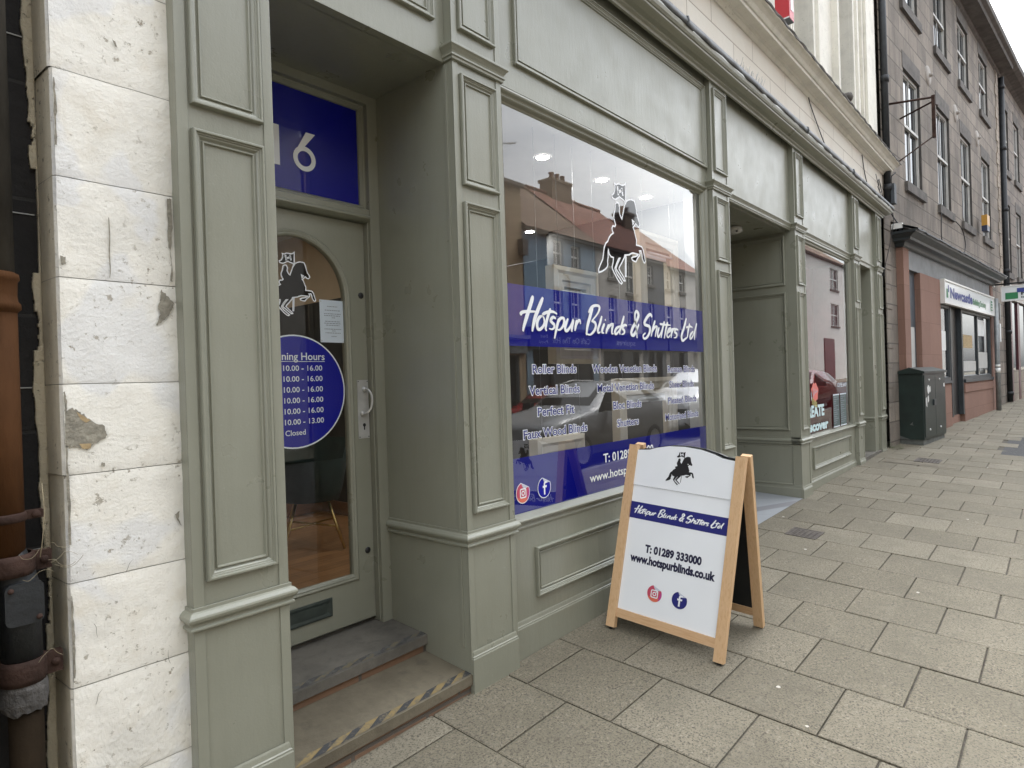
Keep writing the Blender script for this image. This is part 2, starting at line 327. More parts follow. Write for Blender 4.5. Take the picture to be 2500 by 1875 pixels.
CARGLASS = simple("tinted_car_glass", (.008, .009, .010), .04, .1, 2, spec=.3)
TYRE = simple("tyre_rubber", (.015, .015, .015), .8, .1, 8)
LAMPGLOW = emit("downlight_glow", (1, .96, .90), 110)
SIGNRED = flat("red_box_sign", (.50, .03, .04), .4)

# ------------------------------------------------------------------ mesh builder
class Frame:
    def __init__(s, O, U=(1, 0, 0), V=(0, 0, 1), N=(0, -1, 0)):
        s.O, s.U, s.V, s.N = Vector(O), Vector(U).normalized(), Vector(V).normalized(), Vector(N).normalized()
    def __call__(s, u, v, w=0): return s.O + s.U * u + s.V * v + s.N * w
def front(y): return Frame((0, y, 0))
BASE = {}
class B:
    def __init__(s): s.v, s.f, s.m, s.sm = [], [], [], []
    def face(s, pts, mi=0, smooth=False):
        k = len(s.v); s.v += [tuple(p) for p in pts]; s.f.append(tuple(range(k, k + len(pts)))); s.m.append(mi); s.sm.append(smooth)
    def box(s, x0, x1, y0, y1, z0, z1, mi=0):
        if x0 > x1: x0, x1 = x1, x0
        if y0 > y1: y0, y1 = y1, y0
        k = len(s.v); s.v += [(x, y, z) for x in (x0, x1) for y in (y0, y1) for z in (z0, z1)]
        for q in ((0, 1, 3, 2), (4, 6, 7, 5), (0, 4, 5, 1), (2, 3, 7, 6), (0, 2, 6, 4), (1, 5, 7, 3)):
            s.f.append(tuple(k + i for i in q)); s.m.append(mi); s.sm.append(False)
        return s
    def fbox(s, F, u0, u1, v0, v1, w0, w1, mi=0):
        P = [F(u, v, w) for u in (u0, u1) for v in (v0, v1) for w in (w0, w1)]; k = len(s.v); s.v += [tuple(p) for p in P]
        for q in ((0, 1, 3, 2), (4, 6, 7, 5), (0, 4, 5, 1), (2, 3, 7, 6), (0, 2, 6, 4), (1, 5, 7, 3)):
            s.f.append(tuple(k + i for i in q)); s.m.append(mi); s.sm.append(False)
        return s
    def poly(s, F, pts, w=0, holes=(), mi=0):
        loops = [[Vector((a, b, 0)) for a, b in pts]] + [[Vector((a, b, 0)) for a, b in h] for h in holes]
        flatp = [p for lp in loops for p in lp]; k = len(s.v); s.v += [tuple(F(p.x, p.y, w)) for p in flatp]
        for t in tessellate_polygon(loops):
            a, b, c = (flatp[i] for i in t)
            if abs((b - a).cross(c - a).z) < 1e-12: continue
            if (b - a).cross(c - a).z < 0: t = (t[0], t[2], t[1])
            s.f.append(tuple(k + i for i in t)); s.m.append(mi); s.sm.append(False)
        return s
    def extrude(s, F, pts, w0, w1, holes=(), mi=0):
        s.poly(F, pts, w1, holes, mi); s.poly(F, pts, w0, holes, mi)
        for lp in [pts] + list(holes):
            for i in range(len(lp)):
                a, b = lp[i], lp[(i + 1) % len(lp)]; s.face([F(a[0], a[1], w0), F(b[0], b[1], w0), F(b[0], b[1], w1), F(a[0], a[1], w1)], mi)
        return s
    def sweep(s, F, path, prof, closed=True, mi=0):      # path in (u,v), profile (offset to the right-hand/inside, lift)
        n = len(path); rings = []
        for i in range(n):
            p = Vector(path[i]); d0 = d1 = None
            if closed or i > 0: d0 = (p - Vector(path[i - 1])).normalized()
            if closed or i < n - 1: d1 = (Vector(path[(i + 1) % n]) - p).normalized()
            d0 = d0 or d1; d1 = d1 or d0
            n0 = Vector((-d0.y, d0.x)); n1 = Vector((-d1.y, d1.x)); nn = n0 + n1
            nn = nn / max(.15, nn.dot(n0)) if nn.length > 1e-6 else n0
            rings.append([tuple(F(p.x + nn.x * o, p.y + nn.y * o, w)) for o, w in prof])
        k = len(s.v); q = len(prof)
        for r in rings: s.v += r
        for i in range(n if closed else n - 1):
            j = (i + 1) % n
            for a in range(q - 1):
                s.f.append((k + i * q + a, k + j * q + a, k + j * q + a + 1, k + i * q + a + 1)); s.m.append(mi); s.sm.append(False)
        return s
    def plan(s, path, prof, mi=0):                        # profile (out, z) swept along a plan path, mitred; ends capped
        n = len(path); k = len(s.v); q = len(prof)
        for i in range(n):
            p = Vector(path[i]); d0 = (p - Vector(path[i - 1])).normalized() if i else None
            d1 = (Vector(path[i + 1]) - p).normalized() if i < n - 1 else None
            d0 = d0 or d1; d1 = d1 or d0
            n0 = Vector((d0.y, -d0.x)); n1 = Vector((d1.y, -d1.x)); nn = n0 + n1; nn = nn / nn.dot(n0)
            s.v += [(p.x + nn.x * o, p.y + nn.y * o, z) for o, z in prof]
        for i in range(n - 1):
            for a in range(q - 1):
                s.f.append((k + i * q + a, k + i * q + a + 1, k + (i + 1) * q + a + 1, k + (i + 1) * q + a)); s.m.append(mi); s.sm.append(False)
        for e in (0, n - 1): s.f.append(tuple(k + e * q + a for a in range(q))); s.m.append(mi); s.sm.append(False)
        return s
    def tube(s, pts, r, n=10, mi=0, cap=True):
        pts = [Vector(p) for p in pts]; rs = r if isinstance(r, (list, tuple)) else [r] * len(pts); k = len(s.v)
        for i, p in enumerate(pts):
            d = (pts[min(i + 1, len(pts) - 1)] - pts[max(i - 1, 0)]).normalized()
            a = d.orthogonal().normalized() if i == 0 else (a - d * a.dot(d)).normalized()
            b = d.cross(a)
            s.v += [tuple(p + (a * math.cos(t) + b * math.sin(t)) * rs[i]) for t in (2 * math.pi * j / n for j in range(n))]
        for i in range(len(pts) - 1):
            for j in range(n):
                s.f.append((k + i * n + j, k + i * n + (j + 1) % n, k + (i + 1) * n + (j + 1) % n, k + (i + 1) * n + j)); s.m.append(mi); s.sm.append(True)
        if cap:
            s.f.append(tuple(k + j for j in range(n))); s.f.append(tuple(k + (len(pts) - 1) * n + j for j in range(n))); s.m += [mi, mi]; s.sm += [False, False]
        return s
    def lathe(s, F, prof, n=20, mi=0):                    # profile (radius, height along N) about frame's N axis
        k = len(s.v); q = len(prof)
        for j in range(n):
            t = 2 * math.pi * j / n
            s.v += [tuple(F(r * math.cos(t), r * math.sin(t), h)) for r, h in prof]
        for j in range(n):
            for a in range(q - 1):
                s.f.append((k + j * q + a, k + ((j + 1) % n) * q + a, k + ((j + 1) % n) * q + a + 1, k + j * q + a + 1)); s.m.append(mi); s.sm.append(True)
        return s
    def wall(s, F, u0, u1, v0, v1, holes, depth=.2, mi=0, rmi=None):    # wall face with rectangular openings and reveals
        us = sorted({u0, u1, *[h[0] for h in holes], *[h[1] for h in holes]}); vs = sorted({v0, v1, *[h[2] for h in holes], *[h[3] for h in holes]})
        for a, b in zip(us, us[1:]):
            for c, d in zip(vs, vs[1:]):
                mu, mv = (a + b) / 2, (c + d) / 2
                if any(h[0] < mu < h[1] and h[2] < mv < h[3] for h in holes): continue
                s.face([F(a, c), F(b, c), F(b, d), F(a, d)], mi)
        r = mi if rmi is None else rmi
        for a, b, c, d in holes:
            s.face([F(a, c), F(a, d), F(a, d, -depth), F(a, c, -depth)], r); s.face([F(b, c), F(b, c, -depth), F(b, d, -depth), F(b, d)], r)
            s.face([F(a, d), F(b, d), F(b, d, -depth), F(a, d, -depth)], r); s.face([F(a, c), F(a, c, -depth), F(b, c, -depth), F(b, c)], r)
        return s
    def obj(s, name, mats, parent=None, local=False, tone=None):
        me = bpy.data.meshes.new(name)
        off = Vector((0, 0, 0)) if (local or parent is None) else BASE.get(parent.name, Vector((0, 0, 0)))
        me.from_pydata([tuple(Vector(p) - off) for p in s.v], [], s.f); me.update()
        mats = mats if isinstance(mats, (list, tuple)) else [mats]
        for m in mats: me.materials.append(m)
        for i, p in enumerate(me.polygons): p.material_index = min(s.m[i], len(mats) - 1); p.use_smooth = s.sm[i]
        bm = bmesh.new(); bm.from_mesh(me)
        if tone is None: bmesh.ops.remove_doubles(bm, verts=bm.verts, dist=2e-6)
        bmesh.ops.recalc_face_normals(bm, faces=bm.faces); bm.to_mesh(me); bm.free()
        if tone is not None:
            at = me.attributes.new('tone', 'FLOAT', 'FACE')
            for i, t in enumerate(tone): at.data[i].value = t
        o = bpy.data.objects.new(name, me); COL.objects.link(o)
        if parent: o.parent = parent; BASE[o.name] = off
        return o
def tag(o, label=None, cat=None, group=None, kind=None):
    if label: o['label'] = label
    if cat: o['category'] = cat
    if group: o['group'] = group
    if kind: o['kind'] = kind
    return o
def thing(name, loc, label, cat, group=None, rz=0):
    o = bpy.data.objects.new(name, None); COL.objects.link(o); o.location = loc; o.rotation_euler = (0, 0, rz)
    o.empty_display_size = .1; BASE[o.name] = Vector(loc); return tag(o, label, cat, group)
def rect(u0, u1, v0, v1): return [(u0, v0), (u1, v0), (u1, v1), (u0, v1)]      # counter-clockwise: inside is to the left

# lettering: built-in font, fitted to a measured box
_fc = {}
def glyphs(txt, bold=0.0):
    key = (txt, bold)
    if key in _fc: return _fc[key]
    c = bpy.data.curves.new('t', 'FONT'); c.body = txt; c.size = 1; c.resolution_u = 3; c.fill_mode = 'FRONT'; c.offset = bold
    o = bpy.data.objects.new('t', c); COL.objects.link(o); bpy.context.view_layer.update()
    me = o.evaluated_get(bpy.context.evaluated_depsgraph_get()).to_mesh()
    V = [(v.co.x, v.co.y) for v in me.vertices]; Fc = [tuple(p.vertices) for p in me.polygons]
    o.evaluated_get(bpy.context.evaluated_depsgraph_get()).to_mesh_clear(); bpy.data.objects.remove(o); bpy.data.curves.remove(c)
    _fc[key] = (V, Fc); return V, Fc
def cap_height(bold=0.0):
    V, _ = glyphs('H', bold); return max(v for _, v in V)
def text(b, F, txt, u0, u1, v, cap, w=0, bold=0.0, mi=0, track=None):
    V, Fc = glyphs(txt, bold); a = min(u for u, _ in V); z = max(u for u, _ in V); k = cap / cap_height(0.0)
    ku = (u1 - u0) / (z - a) if u1 is not None else k
    i0 = len(b.v); b.v += [tuple(F(u0 + (u - a) * ku, v + y * k, w)) for u, y in V]
    for f in Fc: b.f.append(tuple(i0 + i for i in f)); b.m.append(mi); b.sm.append(False)
    return b
def outline(b, F, txt, u0, u1, v, cap, wo, wi, w=0, mi=0):      # cut white border round the letters
    c = bpy.data.curves.new('t', 'FONT'); c.body = txt; c.size = 1; c.resolution_u = 2; c.fill_mode = 'NONE'
    o = bpy.data.objects.new('t', c); COL.objects.link(o); bpy.context.view_layer.update(); dg = bpy.context.evaluated_depsgraph_get()
    me = o.evaluated_get(dg).to_mesh(); V = [Vector((x.co.x, x.co.y)) for x in me.vertices]; E = {}
    for e in me.edges: E.setdefault(e.vertices[0], []).append(e.vertices[1]); E.setdefault(e.vertices[1], []).append(e.vertices[0])
    o.evaluated_get(dg).to_mesh_clear(); bpy.data.objects.remove(o); bpy.data.curves.remove(c)
    a = min(p.x for p in V); z = max(p.x for p in V); ku = (u1 - u0) / (z - a); k = cap / cap_height(0.0); seen = set(); loops = []
    for s in sorted(E):
        if s in seen: continue
        lp = [s]; seen.add(s); cur = s
        while True:
            nx = [q for q in E[cur] if q not in seen]
            if not nx: break
            cur = nx[0]; seen.add(cur); lp.append(cur)
        if len(lp) > 2: loops.append([(u0 + (V[i].x - a) * ku, v + V[i].y * k) for i in lp])
    area = lambda L: sum(L[i - 1][0] * L[i][1] - L[i][0] * L[i - 1][1] for i in range(len(L)))
    def inside(p, L):
        r = False
        for i in range(len(L)):
            (x0, y0), (x1, y1) = L[i - 1], L[i]
            if (y0 > p[1]) != (y1 > p[1]) and p[0] < (x1 - x0) * (p[1] - y0) / (y1 - y0) + x0: r = not r
        return r
    for L in loops:
        hole = any(M is not L and inside(L[0], M) for M in loops)
        if (area(L) > 0) == hole: L = L[::-1]                       # solid edges run anticlockwise, counters clockwise
        b.sweep(F, L, [(-wo, w), (wi, w)], True, mi)
def smooth_path(P, sub=5):
    P = [Vector(p) for p in P]
    if len(P) < 3: return P
    out = []
    for i in range(len(P) - 1):
        p0 = P[max(i - 1, 0)]; p1 = P[i]; p2 = P[i + 1]; p3 = P[min(i + 2, len(P) - 1)]
        for j in range(sub):
            t = j / sub; out.append(.5 * (2 * p1 + (p2 - p0) * t + (2 * p0 - 5 * p1 + 4 * p2 - p3) * t * t + (3 * p1 - p0 - 3 * p2 + p3) * t ** 3))
    out.append(P[-1]); return out
def brush(b, F, pts, wd, w=0, mi=0, taper=True):
    P = smooth_path(pts); n = len(P); L = []; Rr = []
    for i, p in enumerate(P):
        d = (P[min(i + 1, n - 1)] - P[max(i - 1, 0)]).normalized(); nn = Vector((-d.y, d.x))
        t = i / (n - 1); k = wd * (.5 if not taper else .5 * (.5 + .5 * min(1, t / .12)) * (.42 + .58 * min(1, (1 - t) / .45)) * (.78 + .30 * abs(d.y)))
        L.append(p + nn * k); Rr.append(p - nn * k)
    k = len(b.v); b.v += [tuple(F(p.x, p.y, w)) for p in L + Rr]
    for i in range(n - 1): b.f.append((k + i, k + i + 1, k + n + i + 1, k + n + i)); b.m.append(mi); b.sm.append(False)
SCRIPT = [[(119,240),(97,195),(60,124),(28,60),(19,32)],[(211,238),(167,173),(133,118),(110,63),(102,34)],[(0,123),(20,140),(86,148),(171,151)],[(206,131),(173,120),(150,92),(149,60),(165,48),(196,62),(217,90),(212,119),(194,131)],[(279,178),(252,130),(232,85),(227,57),(236,43)],[(197,137),(249,154),(303,160),(343,148)],[(330,120),(302,127),(278,108),(291,94),(310,83),(309,66),(289,55),(260,58)],[(361,122),(345,90),(326,45),(310,0)],[(343,87),(370,120),(403,127),(413,105),(396,76),(362,54),(336,58)],[(453,127),(430,94),(419,66),(432,50),(462,67),(488,97),(506,127)],[(512,124),(494,86),(488,57),(495,51)],[(546,123),(530,82),(521,54)],[(529,85),(553,112),(577,123),(585,99)],[(730,226),(694,155),(659,87),(647,31)],[(676,177),(719,216),(773,230),(807,219),(783,178),(710,124)],[(708,125),(747,117),(756,92),(733,61),(687,36),(638,44)],[(832,164),(804,112),(780,75),(784,52),(809,59)],[(862,116),(836,83),(829,57),(853,53)],[(869,145),(876,136)],[(913,112),(886,73),(875,49)],[(886,73),(927,106),(965,115),(951,82),(950,53),(969,54)],[(1057,108),(1008,90),(986,64),(1000,51),(1036,71),(1071,106)],[(1112,181),(1078,119),(1048,73),(1054,49)],[(1146,115),(1112,117),(1086,95),(1109,78),(1103,59),(1071,51)],[(1312,133),(1273,85),(1229,50),(1202,66),(1226,106),(1280,155),(1309,196),(1288,224),(1263,206),(1259,167),(1274,101),(1280,32)],[(1505,192),(1488,213),(1446,198),(1396,154),(1401,134),(1462,122),(1469,89),(1430,47),(1384,31),(1367,52),(1402,73)],[(1553,172),(1513,111),(1485,50)],[(1494,80),(1538,118),(1577,125),(1560,86),(1546,49)],[(1613,123),(1585,80),(1594,51),(1628,74),(1663,119)],[(1699,172),(1663,111),(1636,43)],[(1750,171),(1714,106),(1688,41)],[(1622,150),(1692,147),(1800,148)],[(1744,84),(1794,109),(1788,124),(1756,107),(1731,71),(1752,52),(1789,73)],[(1829,126),(1808,88),(1799,49)],[(1808,84),(1841,118),(1877,125)],[(1922,116),(1880,120),(1863,97),(1895,84),(1885,58),(1846,52)],[(2072,217),(2026,140),(1977,72),(1994,34),(2044,50),(2081,64)],[(2131,177),(2099,121),(2078,60)],[(2063,141),(2135,153),(2180,147)],[(2192,117),(2138,85),(2131,53),(2171,69),(2212,118)],[(2261,185),(2217,110),(2209,45)]]
def script(b, F, u0, v0, width, hk=1.0, wd=17, w=0, mi=0):
    k = width / 2261
    for i, st in enumerate(SCRIPT): brush(b, F, [(u0 + x * k, v0 + y * k * hk) for x, y in st], wd * k * (1.25 if i in (0, 1, 13, 24, 25, 36) else 1), w + i * 2e-5, mi)
HORSE = [(525,1000),(490,975),(456,968),(424,973),(384,970),(357,954),(322,956),(330,927),(323,891),(307,861),(267,833),(275,813),(304,805),(336,807),(376,828),(410,847),(442,836),(474,828),(498,824),(506,803),(503,788),(487,757),(471,712),(451,666),(440,637),(428,645),(406,672),(394,698),(403,741),(392,767),(380,784),(347,779),(327,763),(324,740),(314,697),(293,652),(293,618),(307,586),(321,561),(307,542),(271,542),(252,516),(260,490),(275,475),(232,451),(196,419),(172,381),(133,355),(106,311),(91,256),(75,200),(36,149),(0,99),(3,69),(57,85),(107,107),(147,135),(161,161),(156,190),(170,233),(171,280),(177,298),(192,262),(220,242),(264,238),(255,196),(233,145),(239,126),(268,95),(316,45),(366,8),(394,0),(411,14),(368,47),(318,83),(287,119),(283,137),(318,193),(360,243),(380,245),(338,195),(303,143),(314,126),(364,91),(408,58),(442,33),(466,38),(448,62),(400,102),(355,139),(364,159),(417,212),(460,262),(472,288),(482,290),(470,82),(484,83),(497,292),(557,303),(585,317),(627,330),(683,330),(733,329),(713,314),(681,302),(632,291),(601,276),(609,260),(647,250),(685,250),(702,271),(726,296),(762,322),(772,347),(759,367),(793,373),(807,343),(811,314),(823,286),(841,263),(862,257),(875,278),(857,334),(837,390),(810,416),(760,421),(703,420),(710,467),(694,500),(670,561),(648,589),(669,604),(702,635),(718,625),(737,611),(760,609),(781,630),(775,658),(748,697),(730,737),(713,806),(706,826),(688,857),(660,861),(619,863),(570,847),(535,828),(520,807),(521,862)]
HB = [[(634,661),(672,648),(645,613)]]; HH = [[(372,940),(387,857)],[(451,942),(467,867)],[(379,884),(460,921)]]
def horse(F, u0, v0, k, parent, w=0, ku=1.0, outline=.0, fill=None, name='rider_emblem'):
    f = lambda p: (u0 + p[0] * k * ku / 1000, v0 + p[1] * k / 1000)
    pts = [f(p) for p in HORSE]; b = B(); b.poly(F, pts, w, mi=0)
    for st in HH: brush(b, F, [f(p) for p in st], k * .028, w + .0012, 1, taper=False)
    if outline:
        n = len(pts)
        b.sweep(F, pts, [(-outline * .5, w + .0008), (outline * .5, w + .0008)], True, 1)
        b.sweep(F, [f(p) for p in HB[0]], [(-outline * .5, w + .001), (outline * .4, w + .001)], True, 1)
    else: b.poly(F, [f(p) for p in HB[0]], w + .001, mi=1)
    return b.obj(name, [fill or BLACKINK, WHITEVINYL if outline else BOARDWHITE], parent)
def circ(cu, cv, r, n=40, a0=0, a1=2 * math.pi, ry=None):
    return [(cu + r * math.cos(a0 + (a1 - a0) * i / n), cv + (ry or r) * math.sin(a0 + (a1 - a0) * i / n)) for i in range(n if abs(a1 - a0 - 2 * math.pi) < 1e-6 else n + 1)]

# panel mouldings
PM = [(0, 0), (0, .018), (.003, .023), (.010, .023), (.0125, .016), (.0165, .016), (.0175, .012), (.023, .011), (.030, .003), (.034, .002), (.0355, .009), (.040, .009), (.043, 0)]
def pmould(name, F, u0, u1, v0, v1, parent, k=1.0, mat=None, lift=1.0):
    b = B(); b.sweep(F, rect(u0, u1, v0, v1), [(o * k, w * lift) for o, w in PM]); return b.obj(name, mat or GREEN, parent)
DADO = [(0, .824), (.007, .824), (.007, .812), (.015, .807), (.023, .797), (.025, .790), (.022, .780), (.010, .770), (.009, .762), (.015, .757), (.015, .750), (.003, .744), (0, .744)]
CAPITAL = [(0, 3.117), (.012, 3.120), (.013, 3.131), (.020, 3.135), (.020, 3.143), (.012, 3.147), (.016, 3.158), (.026, 3.172), (.034, 3.180), (.034, 3.190), (0, 3.194)]
SKIRT = [(.013, -.02), (.013, .198), (.010, .203), (.010, .209), (.006, .213), (.004, .226), (.003, .231), (.0, .238)]


# ------------------------------------------------------------------ ground: pavement, joints, road
def ground_sheet(name, x0, x1, y0, y1, dz, mat, kind='structure', fz=gz, nx=2):
    b = B()
    for i in range(nx):
        a, c = x0 + (x1 - x0) * i / nx, x0 + (x1 - x0) * (i + 1) / nx
        b.face([(a, y0, fz(a, y0) + dz), (c, y0, fz(c, y0) + dz), (c, y1, fz(c, y1) + dz), (a, y1, fz(a, y1) + dz)])
    return tag(b.obj(name, mat), kind=kind)
KY = -1.75                                                # kerb line
ground_sheet('pavement_bed', -12, 70, KY, 2.35, -.012, JOINTSAND)
def rz_(x, y): return gz(x, KY) - .115 - .012 * (1 if y > -5.5 else 1) * 0
ground_sheet('road', -40, 110, -7.7, KY - .12, 0, ROADMAT, fz=rz_)
ground_sheet('ground', -300, 400, -300, 300, -1.9, ROADMAT, fz=lambda x, y: .0)
def slabs():
    b = B(); tone = []; j = .0042; x = -3.05
    row = 0; xs = [-3.05 + .495 * k for k in range(0, 66)]
    skip = [(5.82, 6.12, 1.655, 1.925), (10.74, 11.14, 1.37, 1.69), (12.2, 14.9, -.4, .775)]
    for r, xa in enumerate(xs):
        xb = xa + .495; off = 1.575 if r % 2 else 1.33
        ys = [off - .487 * k for k in range(-2, 8)]
        for yb in ys:
            ya = yb - .487; y1 = min(yb, 2.24); y0 = max(ya, KY)
            if y1 - y0 < .02: continue
            cx, cy = (xa + xb) / 2, (y0 + y1) / 2
            if any(k[0] - .1 < cx < k[1] + .1 and k[2] < cy < k[3] for k in skip[2:]): continue
            dz = random.uniform(-.0022, .0022); tx = random.uniform(-.002, .002); ty = random.uniform(-.002, .002); t = random.random()
            P = [(xa + j, y0 + j), (xb - j, y0 + j), (xb - j, y1 - j), (xa + j, y1 - j)]
            top = [(px, py, gz(px, py) + dz + tx * (px - cx) + ty * (py - cy)) for px, py in P]; e = .006
            ins = [(px + (e if px < cx else -e), py + (e if py < cy else -e)) for px, py in P]
            it = [(px, py, gz(px, py) + dz + tx * (px - cx) + ty * (py - cy)) for px, py in ins]
            lo = [(px, py, pz - .003) for px, py, pz in top]; bt = [(px, py, pz - .02) for px, py, pz in top]
            b.face(it); tone.append(t)
            for i in range(4):
                k2 = (i + 1) % 4; b.face([lo[i], lo[k2], it[k2], it[i]]); tone.append(t); b.face([bt[i], bt[k2], lo[k2], lo[i]]); tone.append(t)
    o = b.obj('pavement', SLAB, tone=tone); tag(o, kind='structure'); return o
slabs()
ground_sheet('pavement_patch', 12.2, 14.9, -.4, .775, -.002, ASPHALT)
def strip():                                               # run of brown setts leading to the second drain cover
    b = B()
    for k in range(7):
        ya, yb = 2.02 - .125 * k, 2.02 - .125 * (k + 1) + .008; z = lambda x, y: gz(x, y) + .004
        b.face([(10.42, ya, z(10.42, ya)), (10.42, yb, z(10.42, yb)), (10.66, yb, z(10.66, yb)), (10.66, ya, z(10.66, ya))])
    return tag(b.obj('pavement_strip', STEPSTONE), kind='structure')
strip()
kb = B()
for k in range(70):
    x0 = -12 + k * .92; z0, z1 = gz(x0, KY), gz(x0 + .91, KY)
    P = [(x0, KY, z0), (x0 + .91, KY, z1), (x0 + .91, KY - .13, z1), (x0, KY - .13, z0)]
    kb.face(P); kb.face([(x0, KY - .13, z0), (x0 + .91, KY - .13, z1), (x0 + .91, KY - .14, z1 - .2), (x0, KY - .14, z0 - .2)])
tag(kb.obj('kerb', KERBSTONE), kind='structure')
def drain(x0, x1, y0, y1, label, ribs):
    t = thing('drain_cover', ((x0 + x1) / 2, (y0 + y1) / 2, gz((x0 + x1) / 2, (y0 + y1) / 2)), label, 'drain cover', 'iron covers set in the paving')
    zf = lambda x, y, d: gz(x, y) + d
    def slab(b, a, c, d, e, h):
        b.face([(a, d, zf(a, d, h)), (c, d, zf(c, d, h)), (c, e, zf(c, e, h)), (a, e, zf(a, e, h))])
        for p, q in (((a, d), (c, d)), ((c, d), (c, e)), ((c, e), (a, e)), ((a, e), (a, d))): b.face([(*p, zf(*p, h)), (*q, zf(*q, h)), (*q, zf(*q, -.01)), (*p, zf(*p, -.01))])
    f = B(); w = .022
    slab(f, x0, x1, y0, y0 + w, .0055); slab(f, x0, x1, y1 - w, y1, .0055); slab(f, x0, x0 + w, y0 + w, y1 - w, .0055); slab(f, x1 - w, x1, y0 + w, y1 - w, .0055); f.obj('cover_frame', DRAINIRON, t)
    c = B(); slab(c, x0 + w, x1 - w, y0 + w, y1 - w, .0035)
    for i in range(ribs):
        for j in range(ribs):
            xa = x0 + w + .01 + (x1 - x0 - 2 * w - .02) * i / ribs; ya = y0 + w + .01 + (y1 - y0 - 2 * w - .02) * j / ribs
            slab(c, xa, xa + (x1 - x0 - 2 * w) / ribs * .55, ya, ya + (y1 - y0 - 2 * w) / ribs * .55, .006)
    c.obj('lid', DRAINIRON, t)
drain(5.83, 6.11, 1.66, 1.92, 'small rusty square iron cover in the slabs behind the pavement sign', 5)
drain(10.75, 11.13, 1.375, 1.685, 'wider pitted iron cover in the paving near the green cabinet', 6)
def weeds():
    t = B()
    for i in range(70):
        x = random.gauss(11.93, .09); y = random.uniform(2.0, 2.2); z = gz(x, y); h = random.uniform(.04, .13); a = random.uniform(0, 6.28); w = random.uniform(.004, .009)
        dx, dy = math.cos(a) * h * .6, math.sin(a) * h * .6
        t.face([(x - w, y, z), (x + w, y, z), (x + dx * .6 + w * .6, y + dy * .6, z + h * .7)]); t.face([(x + dx * .6 - w * .6, y + dy * .6, z + h * .7), (x + dx * .6 + w * .6, y + dy * .6, z + h * .7), (x + dx, y + dy, z + h)])
    tag(t.obj('weeds', simple('weed_green', (.05, .075, .02), .7, .4, 20)), kind='stuff')
weeds()

# ------------------------------------------------------------------ the blinds shop front
YP, YF, YG = 2.2, 2.253, 2.29
SA = thing('shopfront', (3.2, 2.25, .07), 'sage green panelled shopfront with a recessed arched glass door and wide blue banded window', 'shopfront', 'sage green timber shopfronts')
def pilaster(x0, x1, root, yb, kx=1.0, panels=((.905, 2.438), (2.52, 3.065)), skirt_z=.0, ret=True):
    # body slightly back, stiles proud, plinth block at the foot
    b = B(); w = x1 - x0; g = gz(x0, 2.2) - .1
    b.box(x0, x1, YP + .005, yb, g, 4.10)
    for a, c in ((x0, x0 + .037), (x1 - .037, x1)): b.box(a, c, YP, YP + .006, g, 4.06)
    s = 'pilaster'; o = b.obj(s, GREEN, root)
    F = front(YP + .005); m = .045
    for v0, v1 in panels: pmould('panel_moulding', F, x0 + m, x1 - m, v0, v1, o, k=min(1, (w) / .34))
    pmould('panel_moulding', F, x0 + m, x1 - m, 3.282, 3.985, o)
    yr = yb if ret else YP + .02
    B().plan([(x0, yb), (x0, YP), (x1, YP), (x1, YP + .06)], DADO).obj('dado_moulding', GREEN, o)
    B().plan([(x0, 2.26), (x0, YP), (x1, YP), (x1, 2.26)], CAPITAL).obj('capital', GREEN, o)
    sk = [(a, z + skirt_z) for a, z in SKIRT]; sk[0] = (sk[0][0], g)
    B().plan([(x0 + .014, YP + .012), (x0 + .014, YP), (x1 - .022, YP), (x1 - .022, YP + .012)], sk).obj('plinth', GREEN, o)
    return o
P1 = pilaster(.865, 1.208, SA, 2.81); P2 = pilaster(2.149, 2.497, SA, 2.81); P3 = pilaster(5.160, 5.510, SA, 2.46)
# corner strip inside the door reveal
b = B(); b.box(2.143, 2.149, 2.244, 2.2595, .25, 3.11); b.obj('reveal_bead', GREEN, P2)
